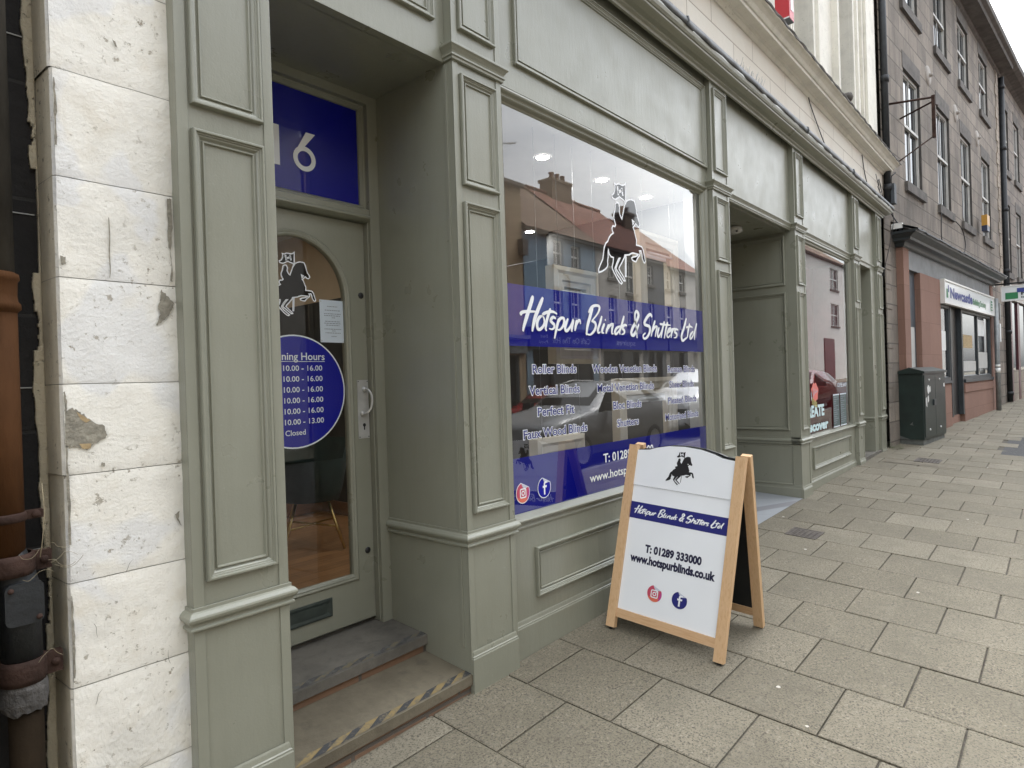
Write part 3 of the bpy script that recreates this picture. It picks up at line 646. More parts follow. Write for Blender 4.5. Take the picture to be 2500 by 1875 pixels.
# fascia boards
CORN = [(0, 4.028), (.016, 4.030), (.020, 4.046), (.036, 4.056), (.040, 4.066), (.046, 4.068), (.075, 4.073), (.105, 4.088), (.117, 4.096), (.119, 4.108), (.127, 4.110), (.139, 4.124), (.146, 4.146), (.146, 4.160), (0, 4.165)]
def fascia(x0, x1, zb, root, panel=None, boards=0):
    b = B(); b.box(x0, x1, YF, YF + .05, zb, 4.10); o = b.obj('fascia', GREEN, root)
    if panel: pmould('panel_moulding', front(YF), panel[0], panel[1], panel[2], panel[3], o, 1.05)
    return o
fascia(1.208, 2.149, 3.118, SA, (1.29, 2.075, 3.295, 3.985))
fascia(2.497, 5.160, 3.150, SA, (2.668, 5.148, 3.295, 3.99))
def cornice(x0, x1, root, endret):
    path = [(x0, YP), (x1, YP)] + ([(x1, YP + .12)] if endret else [])
    B().plan(path, CORN).obj('cornice', GREEN, root)
    b = B(); n = int((x1 - x0 + .2) / .11); xe = x1 + (.16 if endret else 0)
    for i in range(n):                                       # dressed lead apron with an uneven lower edge
        xa, xb = x0 + (xe - x0) * i / n, x0 + (xe - x0) * (i + 1) / n
        f = lambda x: (.006 * math.sin(x * 5.1) + .005 * math.sin(x * 17.7) + .002 * math.sin(x * 41)) * .9
        g = lambda x: .004 * math.sin(x * 13.3) + .003 * math.sin(x * 37)
        pr = lambda x: [(x, YP - .148 - g(x), 4.150 + f(x)), (x, YP - .157 - g(x), 4.178), (x, YP - .154, 4.206), (x, YP - .10, 4.222), (x, YP + .02, 4.262)]
        A_, B_ = pr(xa), pr(xb)
        for k in range(4): b.face([A_[k], B_[k], B_[k + 1], A_[k + 1]], smooth=True)
        b.face([pr(xa)[0], pr(xb)[0], (xb, YP - .140, 4.158), (xa, YP - .140, 4.158)])
    for xs in [x for x in (2.35, 4.44, 7.36, 9.35) if x0 < x < x1]:        # welted joints
        b.tube([(xs, YP - .155, 4.145), (xs + .012, YP - .163, 4.18), (xs + .012, YP - .158, 4.212), (xs, YP - .08, 4.235)], .009, 6)
    b.obj('lead_flashing', LEAD, root)
cornice(.80, 5.535, SA, False)
# stall riser with sill
b = B(); b.box(2.497, 5.160, 2.250, 2.33, 0.0, .752); ST = b.obj('stall_riser', GREEN, SA)
b = B(); b.box(2.497, 5.160, 2.244, 2.2499, .749, .785); b.obj('apron', GREEN, ST)
pmould('panel_moulding', front(2.250), 2.717, 4.94, .342, .617, ST, 1.0)
sk = [(a, z + .008) for a, z in SKIRT]; sk[0] = (.013, -.05); B().plan([(2.497, 2.250), (5.160, 2.250)], sk).obj('plinth', GREEN, ST)
b = B(); b.plan([(2.497, 2.30), (5.160, 2.30)], [(0, .785), (.062, .785), (.066, .776), (.080, .780), (.084, .790), (.080, .797), (.02, .812), (0, .812)]); b.obj('window_sill', GREEN, SA)
# window frame: ovolo steps from the fascia back to the glass
WF = [(0, .012), (.0, .045), (.012, .050), (.020, .046), (.028, .030), (.036, .028), (.044, .034), (.050, .028), (.058, .008), (.066, .006), (.070, 0)]
b = B(); b.sweep(front(YG), rect(2.52, 5.160, .735, 3.142), WF); WFo = b.obj('window_frame', GREEN, SA)
b = B(); b.box(2.497, 5.160, 2.262, 2.30, 3.136, 3.16); b.box(2.497, 2.522, 2.262, 2.30, .79, 3.14); b.obj('frame_head', GREEN, WFo)
b = B(); b.face([(2.575, YG, .80), (5.10, YG, .80), (5.10, YG, 3.085), (2.575, YG, 3.085)]); GL = b.obj('window_glass', GLASS, SA)
FG = front(YG + .003); FO = front(YG - .001)          # vinyl bands inside the pane, cut letters outside
b = B(); b.poly(FG, rect(2.606, 5.09, 1.745, 2.090)); b.obj('blue_band', BLUEVINYL, GL)
b = B(); b.poly(FG, rect(2.606, 5.09, .800, 1.120)); b.obj('blue_band', BLUEVINYL, GL)
b = B(); script(b, FO, 2.702, 1.796, 2.261, 1.0, 22, .0012); b.obj('shop_name_lettering', WHITEVINYL, GL)
rows = [("Roller Blinds", 2.795, 3.225, 1.590), ("Vertical Blinds", 2.760, 3.255, 1.466), ("Perfect Fit", 2.830, 3.191, 1.342), ("Faux Wood Blinds", 2.697, 3.323, 1.220),
        ("Wooden Venetian Blinds", 3.405, 4.256, 1.587), ("Metal Venetian Blinds", 3.455, 4.203, 1.461), ("Bloc Blinds", 3.639, 4.014, 1.338), ("Shutters", 3.682, 3.967, 1.216),
        ("Roman Blinds", 4.431, 4.899, 1.578), ("Sheer Blinds", 4.449, 4.873, 1.460), ("Pleated Blinds", 4.421, 4.916, 1.337), ("Motorised Blinds", 4.369, 4.938, 1.212)]
for t, u0, u1, v in rows:
    b = B(); text(b, FO, t, u0, u1, v, .049, .0012, .014, 0); outline(b, FO, t, u0, u1, v, .049, .0050, .0, .0008, 1)
    b.obj('product_lettering', [NAVYINK, WHITEVINYL], GL)
b = B(); text(b, FO, "T: 01289 333000", 3.499, 4.167, .995, .056, .0012, .014); b.obj('contact_lettering', WHITEVINYL, GL)
b = B(); text(b, FO, "www.hotspurblinds.co.uk", 3.335, 4.345, .888, .052, .0012, .012); b.obj('contact_lettering', WHITEVINYL, GL)
horse(FO, 3.514, 2.197, .713, GL, .0003, outline=.0001, fill=BLACKVINYL)
b = B(); hk = .713 / 1000
b.sweep(FO, [(3.514 + p[0] * hk, 2.197 + p[1] * hk) for p in HORSE], [(-.0055, .0008), (.0055, .0008)], True); b.sweep(FO, [(3.514 + p[0] * hk, 2.197 + p[1] * hk) for p in HB[0]], [(-.0055, .0008), (.004, .0008)], True)
for st in HH: brush(b, FO, [(3.514 + p[0] * hk, 2.197 + p[1] * hk) for p in st], .020, .0012, taper=False)
b.obj('rider_outline', WHITEVINYL, GL)
def sticker_camera(F, cu, cv, r, parent, w, ring=True):
    b = B(); q = r * .94
    def clip(rr): return [(u, v) for u, v in circ(cu, cv, rr, 56)]
    def peel(rr):                                            # disc with its upper corner folded over
        return [(cu + rr * math.cos(a), cv + rr * math.sin(a)) for a in [math.radians(k) for k in range(105, 390, 6)]]
    if ring: b.poly(F, peel(r * 1.08), w, mi=1)
    b.poly(F, peel(r), w + .0004, mi=0)
    b.poly(F, [p for p in peel(r) if p[1] < cv - r * .45], w + .0006, mi=3)
    b.poly(F, [p for p in peel(r) if p[0] > cu + r * .48], w + .0007, mi=2)
    a0 = math.radians(105); a1 = math.radians(30)
    A_ = (cu + r * math.cos(a0), cv + r * math.sin(a0)); C_ = (cu + r * math.cos(a1), cv + r * math.sin(a1))
    b.poly(F, [A_, (cu + r * .02, cv + r * .50), (cu + r * .35, cv + r * .42), C_], w + .0009, mi=4)
    s = r * .50; rr = s * .42
    sq = []
    for (x, y, a) in ((1, 1, 0), (-1, 1, 90), (-1, -1, 180), (1, -1, 270)):
        for k in range(5): t = math.radians(a + k * 22.5); sq.append((cu + x * (s - rr) + rr * math.cos(t), cv - .04 * r + y * (s - rr) + rr * math.sin(t)))
    b.sweep(F, sq, [(0, w + .0012), (r * .13, w + .0012)], True, 1)
    b.sweep(F, circ(cu, cv - .04 * r, r * .26, 28), [(0, w + .0012), (r * .11, w + .0012)], True, 1)
    b.poly(F, circ(cu + r * .27, cv + r * .24, r * .07, 12), w + .0013, mi=1)
    b.obj('camera_sticker', [flat('rose_red_vinyl', (.55, .07, .12), .35), WHITEVINYL, MAGENTA, ORANGE, PALEPEEL], parent)
def sticker_f(F, cu, cv, r, parent, w, ring=True, fill=None):
    b = B()
    def peel(rr): return [(cu + rr * math.cos(a), cv + rr * math.sin(a)) for a in [math.radians(k) for k in range(105, 390, 6)]]
    if ring: b.poly(F, peel(r * 1.08), w, mi=1)
    b.poly(F, peel(r), w + .0004, mi=0)
    a0 = math.radians(105); a1 = math.radians(30)
    A_ = (cu + r * math.cos(a0), cv + r * math.sin(a0)); C_ = (cu + r * math.cos(a1), cv + r * math.sin(a1))
    b.poly(F, [A_, (cu + r * .02, cv + r * .50), (cu + r * .35, cv + r * .42), C_], w + .0009, mi=2)
    f = [(-.10, -.72), (.12, -.72), (.12, -.02), (.34, -.02), (.38, .20), (.12, .20), (.12, .34), (.18, .42), (.38, .42), (.38, .62), (.10, .62), (-.05, .52), (-.10, .38), (-.10, .20), (-.28, .20), (-.28, -.02), (-.10, -.02)]
    b.poly(F, [(cu + x * r, cv + y * r) for x, y in f], w + .0012, mi=1)
    b.obj('letter_f_sticker', [fill or BLUEVINYL, WHITEVINYL, PALEPEEL], parent)
sticker_camera(FO, 2.676, .924, .055, GL, .0008); sticker_f(FO, 2.868, .926, .057, GL, .0008)

# recess: soffit, door frame, door, fanlight
b = B(); b.box(1.208, 2.149, 2.30, 2.90, 3.118, 3.16); b.obj('recess_soffit', GREEN, SA)
DF = B(); yf, yd = 2.81, 2.866
DF.box(2.087, 2.149, yf, 2.93, .262, 3.118); DF.box(1.208, 1.233, yf, 2.93, .22, 3.118); DF.box(1.233, 2.087, yf, 2.93, 3.072, 3.118)
DF.box(2.081, 2.087, yf + .022, 2.93, .27, 2.45); DFo = DF.obj('door_frame', GREEN, SA)
b = B(); b.plan([(1.233, yf + .02), (2.087, yf + .02)], [(-.10, 2.436), (.0, 2.436), (.018, 2.444), (.028, 2.452), (.028, 2.462), (.012, 2.470), (.012, 2.500), (-.012, 2.512), (-.10, 2.512)]); b.obj('transom', GREEN, DFo)
b = B(); b.sweep(front(2.862), rect(1.233, 2.087, 2.508, 3.074), [(0, .02), (.010, .02), (.014, .014), (.024, .002), (.026, -.01)]); b.obj('fanlight_bead', GREEN, DFo)
b = B(); b.poly(front(2.870), rect(1.24, 2.08, 2.51, 3.07)); FL = b.obj('fanlight_glass', DOORGLASS, SA)
FF = front(2.874); FFo = front(2.8685)
b = B(); b.poly(FF, rect(1.24, 2.08, 2.51, 3.07)); b.obj('fanlight_vinyl', BLUEVINYL, FL)
def digit6(b, F, u0, v0, h, w):                              # geometric numeral with a straight stem
    r = .315 * h; cu, cv = u0 + r, v0 + r; t = .098 * h
    b.poly(F, circ(cu, cv, r, 44), w, holes=[circ(cu, cv, r - t * 1.25, 40)])
    b.poly(F, [(cu - r, cv + .02 * h), (cu + .06 * h, v0 + h), (cu + .32 * h, v0 + h), (cu - .08 * h, cv + r * .62), (cu - r + t * 1.1, cv + .05 * h)], w + .0003)
b = B(); digit6(b, FFo, 1.676, 2.645, .200, .0002); b.poly(FFo, rect(1.560, 1.604, 2.645, 2.842), .0002); b.poly(FFo, [(1.518, 2.80), (1.56, 2.842), (1.56, 2.80)], .0002); b.obj('number_sixteen', WHITEVINYL, FL)

gcu, gr, gsp, gb = 1.66, .292, 2.02, .541
arch = [(gcu - gr, gb), (gcu + gr, gb)] + circ(gcu, gsp, gr, 28, 0, math.pi)
FD = front(yd)
b = B(); b.extrude(FD, [(1.236, .285), (2.078, .285), (2.078, 2.432), (1.236, 2.432)], -.044, 0, holes=[arch]); DR = b.obj('door', GREEN, SA)
b = B(); b.sweep(FD, arch, [(-.026, 0), (-.026, .005), (-.018, .010), (-.008, .006), (-.004, .008), (.006, .002), (.010, -.012)]); b.obj('glazing_moulding', GREEN, DR)
b = B(); b.poly(FD, [(u, v) for u, v in arch], -.010); b.obj('door_glass', DOORGLASS, DR)
FV = front(yd + .014)
b = B(); ccu, ccv, cr = 1.654, 1.532, .284
def clipx(pts, lo, hi): return [(min(max(u, lo), hi), v) for u, v in pts]
b.poly(FV, clipx(circ(ccu, ccv, cr, 64), gcu - gr, gcu + gr), 0, mi=0); b.sweep(FV, clipx(circ(ccu, ccv, cr, 64), gcu - gr, gcu + gr), [(0, .0005), (.007, .0005)], True, 1)
text(b, FV, "Opening Hours", 1.487, 1.822, 1.690, .036, .001, .012, 1); b.poly(FV, rect(1.487, 1.822, 1.681, 1.6835), .001, mi=1)
for i, d in enumerate(("Mon", "Tue", "Wed", "Thu", "Fri", "Sat", "Sun")):
    v = 1.636 - .0535 * i; text(b, FV, d, 1.452, 1.452 + .07, v, .026, .001, .01, 1)
    if i < 6: text(b, FV, "10.00 - 13.00" if i == 5 else "10.00 - 16.00", 1.590, 1.806, v, .026, .001, .01, 1)
    else: text(b, FV, "Closed", 1.590, 1.700, v, .026, .001, .01, 1)
b.obj('opening_hours_disc', [BLUEVINYL, WHITEVINYL], DR)
b = B(); b.poly(FV, rect(1.803, 1.951, 1.782, 2.003)); 
for k, (v, a, c) in enumerate(((1.968, .045, .105), (1.948, .03, .12), (1.930, .025, .125), (1.920, .025, .12), (1.910, .07, .09), (1.890, .03, .12), (1.880, .025, .125), (1.870, .035, .115), (1.850, .025, .125), (1.841, .07, .09), (1.830, .03, .122), (1.812, .065, .095))):
    u = a
    while u < c:
        e = min(c, u + random.uniform(.006, .017)); b.poly(FV, rect(1.803 + u, 1.803 + e, v, v + .0038), .0006, mi=1); u = e + .003
for cu_, cv_ in ((1.810, 1.995), (1.944, 1.995), (1.810, 1.790), (1.944, 1.790)): b.poly(FV, circ(cu_, cv_, .004, 10), .0007, mi=2)
b.obj('paper_notice', [PAPER, GREYINK, STEEL], DR)
horse(front(yd + .0088), 1.500, 1.908, .318, DR, .0003, outline=.006, fill=BLACKVINYL)
# furniture
b = B(); b.fbox(FD, 2.006, 2.076, 1.266, 1.582, .0, .003)
for cu_, cv_ in ((2.012, 1.574), (2.070, 1.574), (2.012, 1.274), (2.070, 1.274)): b.poly(FD, circ(cu_, cv_, .0035, 8), .0036, mi=1)
b.poly(FD, circ(2.043, 1.338, .010, 16), .0036, mi=1); b.poly(FD, rect(2.039, 2.047, 1.312, 1.336), .0036, mi=1)
b.obj('handle_plate', [STEEL, BLACKINK], DR)
b = B(); hp = [(2.050, 1.530, .004), (2.054, 1.528, .032), (2.064, 1.50, .046), (2.066, 1.465, .048), (2.058, 1.425, .044), (2.040, 1.402, .030), (2.034, 1.400, .004)]
b.tube([FD(*p) for p in smooth_path(hp, 4)], .0065, 10)
for (u, v) in ((2.050, 1.530), (2.034, 1.400)): b.lathe(Frame(FD(u, v, .002), (1, 0, 0), (0, 0, 1), (0, -1, 0)), [(0, .014), (.010, .013), (.015, .006), (.017, 0)], 16)
b.obj('pull_handle', STEEL, DR)
for (u, v) in ((2.050, 2.040), (2.040, .658)):
    b = B(); b.lathe(Frame(FD(u, v, .0), (1, 0, 0), (0, 0, 1), (0, -1, 0)), [(0, .006), (.013, .006), (.017, .003), (.018, 0)], 8); b.obj('lock_cylinder', BLACKINK, DR)
b = B(); b.fbox(FD, 1.515, 1.807, .372, .466, 0, .004); b.sweep(FD, rect(1.515, 1.807, .372, .466), [(0, .004), (0, .008), (.008, .009), (.020, .006), (.026, .004)]); b.fbox(FD, 1.555, 1.772, .395, .446, .004, .0075); b.obj('letter_plate', LETTERPLATE, DR)
b = B(); b.fbox(FD, 1.236, 2.078, .2855, .291, .0, .0); b.fbox(FD, 2.079, 2.0815, .29, 2.43, -.03, -.004); b.obj('edge_seal', WHITEPAINT, DR)

# steps of the recess
ST2 = thing('door_steps', (1.68, 2.4, .05), 'two worn stone door steps with hazard tape below the arched glass door', 'steps')
xa, xb = 1.209, 2.148
def tread(b, y0, y1, z0f, z0b, th, mi=0):
    P = [(xa, y0, z0f - .012), (xb, y0, z0f), (xb, y1, z0b), (xa, y1, z0b - .008)]; Q = [(p[0], p[1], p[2] - th) for p in P]
    b.face(P, mi); b.face(Q, mi)
    for i in range(4): b.face([P[i], P[(i + 1) % 4], Q[(i + 1) % 4], Q[i]], mi)
b = B(); tread(b, 2.196, 2.60, .128, .163, .046); L1 = b.obj('lower_tread', STEPSTONE, ST2)
b = B(); tread(b, 2.522, 2.95, .247, .272, .048); L2 = b.obj('upper_tread', STEPGREY, ST2)
b = B(); b.box(xa, xb, 2.212, 2.26, -.10, .086); b.obj('lower_riser', RISER, ST2)
b = B(); b.box(xa, xb, 2.540, 2.58, .10, .205); b.obj('upper_riser', RISER, ST2)
def tape(parent, y0, z0f, sl, wd, ma, mb, ragged):
    b = B(); n = 14; p = (xb - xa) / n
    for i in range(n):
        x0 = xa + i * p; sk_ = .085
        zf = lambda x, y: z0f - .012 * (1 - (x - xa) / (xb - xa)) + sl * (y - y0) + .0022
        c = [(x0, y0 + .008 + ragged * random.random()), (x0 + p, y0 + .008 + ragged * random.random()), (min(x0 + p + sk_, xb), y0 + .008 + wd - ragged * random.random()), (min(x0 + sk_, xb), y0 + .008 + wd - ragged * random.random())]
        b.face([(x, y, zf(x, y)) for x, y in c], i % 2)
    b.obj('hazard_tape', [ma, mb], parent)
tape(L1, 2.196, .128, .087, .047, TAPEYELLOW, TAPEBLACK, .006); tape(L2, 2.522, .247, .058, .047, TAPEWORN2, TAPEWORN, .010)

# ------------------------------------------------------------------ the second green shopfront
SB = thing('shopfront', (8.8, 2.25, .15), 'longer sage green shopfront with deep side recess, plain fascia and small red tinted window', 'shopfront', 'sage green timber shopfronts')
P4 = pilaster(7.322, 7.660, SB, 2.30, skirt_z=.043); P5 = pilaster(9.905, 10.235, SB, 2.5, skirt_z=.05); P6 = pilaster(11.385, 11.730, SB, 2.5, skirt_z=.05)
for a, c in ((5.510, 7.322), (7.660, 9.905), (10.235, 11.385)): fascia(a, c, 3.130, SB)
STR = [(0, 3.117), (.006, 3.120), (.008, 3.131), (.014, 3.135), (.014, 3.143), (.008, 3.147), (.012, 3.158), (.022, 3.172), (.028, 3.180), (.028, 3.188), (0, 3.193)]
for a, c in ((5.512, 7.320), (7.662, 9.903), (10.237, 11.383)): B().plan([(a, YF), (c, YF)], STR).obj('string_moulding', GREEN, SB)
cornice(5.536, 11.86, SB, True)
# recess with panelled flank
b = B(); b.box(7.322, 7.660, 2.301, 4.1, .1, 3.117); RW = b.obj('recess_flank', GREEN, SB)
FX = Frame((7.322, 0, 0), (0, 1, 0), (0, 0, 1), (-1, 0, 0))
for v0, v1, u1 in ((.905, 2.44, 3.95), (2.52, 3.075, 3.95)): pmould('panel_moulding', FX, 2.318, u1, v0, v1, RW, 1.05)
b = B(); b.sweep(FX, rect(2.285, 3.98, .295, .738), [(0, 0), (0, .008), (.012, .006), (.016, 0)]); b.obj('panel_moulding', GREEN, RW)
B().plan([(7.322, 4.1), (7.322, 2.205)], DADO).obj('dado_moulding', GREEN, RW)
B().plan([(7.322, 4.1), (7.322, 2.205)], [(.010, -.05), (.010, .255), (.006, .262), (.004, .285), (0, .297)]).obj('plinth', GREEN, RW)
b = B(); b.box(5.510, 7.322, 2.304, 4.1, 3.110, 3.15); b.obj('recess_soffit', GREEN, SB)
b = B(); b.box(5.511, 7.321, 4.1, 4.16, .1, 3.11); b.obj('back_panelling', GREEN, SB)
b = B(); b.face([(5.50, 2.20, gz(5.5, 2.2) + .006), (7.325, 2.20, gz(7.325, 2.2) + .006), (7.325, 4.1, gz(7.3, 2.2) + .11), (5.50, 4.1, gz(5.5, 2.2) + .11)]); b.obj('tiled_floor', TILEGREY, SB)
# window bay
b = B(); b.box(7.660, 9.905, 2.250, 2.33, .0, .735); ST3 = b.obj('stall_riser', GREEN, SB)
b = B(); b.box(7.660, 9.905, 2.244, 2.2499, .728, .762); b.obj('apron', GREEN, ST3)
pmould('panel_moulding', front(2.250), 7.90, 9.62, .392, .655, ST3, 1.0)
sk = [(a, z + .055) for a, z in SKIRT]; sk[0] = (.013, -.05); B().plan([(7.660, 2.250), (9.905, 2.250)], sk).obj('plinth', GREEN, ST3)
b = B(); b.plan([(7.660, 2.30), (9.905, 2.30)], [(0, .760), (.062, .760), (.080, .764), (.084, .774), (.080, .781), (.02, .800), (0, .800)]); b.obj('window_sill', GREEN, SB)
b = B(); b.sweep(front(YG), rect(7.665, 9.905, .735, 3.120), WF); b.obj('window_frame', GREEN, SB)
b = B(); b.face([(7.72, 2.282, .79), (9.86, 2.262, .79), (9.86, 2.262, 3.06), (7.72, 2.282, 3.06)]); GL2 = b.obj('window_glass', make_glass("second_window_glass", 1.2, .04), SB)
FG2 = front(2.305)
def drip(b, t, u0, u1, v, cap): text(b, FG2, t, u0, u1, v, cap, 0, .075)
b = B(); text(b, front(2.2595), "CREATE", 7.62, 8.46, 1.012, .125, 0, .05, 0); text(b, front(2.2595), "Discover", 7.58, 8.62, .842, .105, 0, .05, 0); text(b, front(2.2595), "N", 7.94, 8.02, 1.21, .12, 0, .02, 0); b.obj('slogan_lettering', flat('pale_aqua_vinyl', (.62, .80, .82), .4), GL2)
b = B(); F3 = front(2.2595)
b.poly(F3, [(8.09 + .14 * math.cos(a) * (1 + .10 * math.sin(5 * a)), 1.30 + .115 * math.sin(a) * (1 + .10 * math.sin(7 * a))) for a in [i * 2 * math.pi / 40 for i in range(40)]], 0, mi=0)
for k in range(9): brush(b, F3, [(8.00 + .02 * k, 1.23 + .012 * k), (8.03 + .02 * k, 1.30), (8.02 + .022 * k, 1.36 - .004 * k)], .006, .0006, 1)
for k in range(4): b.poly(F3, [(7.96, 1.20 - .02 * k + .03), (8.16, 1.165 - .018 * k), (8.17, 1.175 - .018 * k), (7.96, 1.212 - .02 * k + .03)], .0008, mi=2)
b.obj('cupcake_decal', [CORAL, PALEPEEL, OLIVEINK], GL2)
for a, c in ((8.87, 9.17), (9.21, 9.52)):
    b = B(); b.poly(F3, rect(a, c, .815, 1.245)); b.poly(F3, rect(a, c, 1.23, 1.245), .0006, mi=1); b.poly(F3, rect(a, c, .815, .828), .0006, mi=1)
    v = 1.20
    while v > .85: b.poly(F3, rect(a + .03, a + .03 + random.uniform(.08, .24), v, v + .008), .0006, mi=2); v -= .028
    b.obj('menu_card', [MENUGREEN, PAPER, GREYINK], GL2)
b = B(); text(b, F3, "COFFEE SHOP", 9.10, 9.56, 1.335, .05, 0, .02); b.obj('small_lettering', PAPER, GL2)
b = B(); b.box(7.7, 9.9, 2.75, 2.80, .3, 3.11); b.box(7.665, 7.70, 2.34, 2.75, .3, 3.11); b.box(9.88, 9.90, 2.34, 2.75, .3, 3.11); b.box(7.70, 9.88, 2.34, 2.75, .55, .60); b.box(7.70, 9.88, 2.34, 2.75, 3.05, 3.11); b.obj('window_back', REDVINYL, SB)
# end doorway between the last two pilasters
b = B(); b.box(10.235, 11.385, 2.72, 2.78, .15, 3.12); b.obj('side_door', GREYBOARD, SB)
b = B(); b.box(11.12, 11.384, 2.24, 2.72, .15, 3.12); b.obj('side_door_reveal', GREEN, SB)
B().plan([(11.12, 2.72), (11.12, 2.24)], DADO).obj('dado_moulding', GREEN, SB)
b = B(); b.box(10.235, 11.385, 2.24, 2.72, 3.119, 3.16); b.obj('side_door_soffit', GREEN, SB)
b = B(); b.box(10.236, 11.384, 2.205, 2.72, 0, gz(10.8, 2.2) + .045); b.obj('side_door_step', STEPGREY, SB)
# alarm sensor on the recess soffit
b = B(); F = Frame((6.62, 2.60, 3.108), (1, 0, 0), (0, 1, 0), (0, 0, -1))
b.lathe(F, [(0.075, 0), (.085, .01), (.085, .05), (.04, .075), (0, .078)], 6); o = b.obj('detector_body', CREAMPLASTIC)
t = thing('alarm_detector', (6.62, 2.60, 3.108), 'off white motion detector on the dark soffit of the side recess', 'alarm sensor'); o.parent = t; o.location = (-6.62, -2.60, -3.108)
b = B(); b.lathe(Frame((6.575, 2.555, 3.050), (0, 0, 1), (1, -1, 0), (-1, -1, -.4)), [(0, .014), (.008, .012), (.011, 0)], 10); b.obj('lens', BLACKINK, t)
def smooth_path3(P, sub=6):
    P = [Vector(p) for p in P]; out = []
    if len(P) < 3: return P
    for i in range(len(P) - 1):
        p0 = P[max(i - 1, 0)]; p1 = P[i]; p2 = P[i + 1]; p3 = P[min(i + 2, len(P) - 1)]
        for j in range(sub):
            t = j / sub; out.append(.5 * (2 * p1 + (p2 - p0) * t + (2 * p0 - 5 * p1 + 4 * p2 - p3) * t * t + (3 * p1 - p0 - 3 * p2 + p3) * t ** 3))
    out.append(P[-1]); return out

# ------------------------------------------------------------------ painted stone pier, alley wall and soil pipe at the near end
PR = thing('stone_pier', (.70, 2.32, .0), 'white painted stone pier with peeling patches between the rusty drainpipe and the green shopfront', 'stone pier')
ZJ = [-.20, .345, .667, .983, 1.308, 1.583, 1.905, 2.209, 2.534, 2.86, 3.2, 3.6, 4.0, 4.4, 4.8]
b = B(); rnd = random.Random(3)
for z0, z1 in zip(ZJ, ZJ[1:]):                                # each stone a little out of true, thin sunk joints between
    a0 = rnd.uniform(-.003, .003); xl = .535 + rnd.uniform(-.003, .003); y = 2.255 + rnd.uniform(-.0015, .0015); g = .0011
    nx, nz = 12, 14; n0 = len(b.v)
    def P(u, v):
        x = xl + (.866 - xl) * u; z = z0 + g + (z1 - z0 - 2 * g) * v
        d = .0012 * math.sin(x * 31 + z * 17) + .0008 * math.sin(x * 67 - z * 43) + .0005 * math.sin(z * 90 + x * 20)
        e = .0022 * (max(0, 1 - min(v, 1 - v) / .035)) ** 2
        return (x, y + d + e, z)
    for i in range(nx):
        for k in range(nz): b.face([P(i / nx, k / nz), P((i + 1) / nx, k / nz), P((i + 1) / nx, (k + 1) / nz), P(i / nx, (k + 1) / nz)], smooth=True)
    c = .012
    for i in range(1):
        b.face([P(0, 0), P(0, 1), (xl - .006, y + .012, z1 - g), (xl - .006, y + .012, z0 + g)])
        b.face([(xl - .006, y + .012, z0 + g), (xl - .006, y + .012, z1 - g), (xl - .014, 2.42, z1 - g), (xl - .014, 2.42, z0 + g)], 1)
b.obj('painted_face', [WHITESTONE, make_masonry('yellowed_cream_paint', (.74, .68, .53), (.5, .42, .3), (.2, .17, .12), .25)], PR)
b = B(); b.box(.540, .866, 2.272, 2.7, -.3, 4.8); b.box(.532, .540, 2.285, 2.7, -.3, 4.8); b.obj('joint_core', simple('grey_joint', (.46, .43, .36), .9, .3, 20), PR)
FP = front(2.2505)
def patch(pts, mats, rag=.006, sub=5, ochre=None):
    out = []
    for i in range(len(pts)):
        a, c = Vector(pts[i]), Vector(pts[(i + 1) % len(pts)])
        for k in range(sub): q = a.lerp(c, k / sub); out.append((q.x + rnd.uniform(-rag, rag) * .6, q.y + rnd.uniform(-rag, rag)))
    b = B(); b.poly(FP, out, 0)
    if ochre:
        for oc in ochre: b.poly(FP, [(u + rnd.uniform(-.003, .003), v + rnd.uniform(-.003, .003)) for u, v in oc], .0006, mi=1)
    b.obj('peeled_patch', mats, PR)
patch([(.537, 1.500), (.556, 1.508), (.575, 1.498), (.600, 1.474), (.640, 1.446), (.648, 1.418), (.625, 1.405), (.590, 1.383), (.560, 1.394), (.537, 1.394)], [PEELED, OCHRE], .004, 5, [[(.566, 1.497), (.578, 1.492), (.600, 1.472), (.592, 1.464), (.575, 1.478)], [(.572, 1.402), (.600, 1.400), (.598, 1.386), (.580, 1.384)]])
patch([(.817, 1.892), (.838, 1.868), (.856, 1.850), (.852, 1.832), (.840, 1.812), (.820, 1.785), (.798, 1.768), (.812, 1.806), (.806, 1.838), (.813, 1.852)], [PEELED, OCHRE], .0035)
patch([(.846, 2.198), (.858, 2.20), (.860, 2.10), (.850, 2.02), (.856, 1.93), (.849, 1.92), (.851, 2.0), (.844, 2.06)], [PEELED, OCHRE], .004)
patch([(.540, 1.968), (.552, 1.965), (.552, 1.945), (.542, 1.938)], [PEELED, OCHRE], .003, 3)
patch([(.836, 1.140), (.842, 1.120), (.857, 1.098), (.848, 1.120), (.850, 1.148)], [PEELED, OCHRE], .003, 3)
patch([(.697, 2.676), (.706, 2.669), (.715, 2.648), (.706, 2.655)], [PEELED, OCHRE], .002, 3)
patch([(.627, 1.338), (.638, 1.336), (.635, 1.325), (.625, 1.328)], [PEELED, OCHRE], .002, 3)
for za, zb in ((1.10, 1.40), (1.50, 1.56), (.70, .95), (2.3, 2.5)):
    patch([(.536, za), (.541, za), (.543, (za + zb) / 2), (.540, zb), (.536, zb)], [PEELED, OCHRE], .003, 6)
b = B(); pts = [(.6705, 2.104), (.6712, 2.05), (.669, 1.99), (.6700, 1.94), (.668, 1.915)]; brush(b, FP, pts, .0035, .0008); b.obj('crack', PEELED, PR)
for k in range(7):
    b = B(); u, v = rnd.uniform(.57, .84), rnd.uniform(.2, 1.2); a = rnd.uniform(-1.2, 1.9); q = [(u, v)]
    for i in range(3): a += rnd.uniform(-.7, .7); q.append((q[-1][0] + .014 * math.cos(a), q[-1][1] + .016 * math.sin(a)))
    brush(b, FP, q, .0013, .0008); b.obj('crack', PEELED, PR)
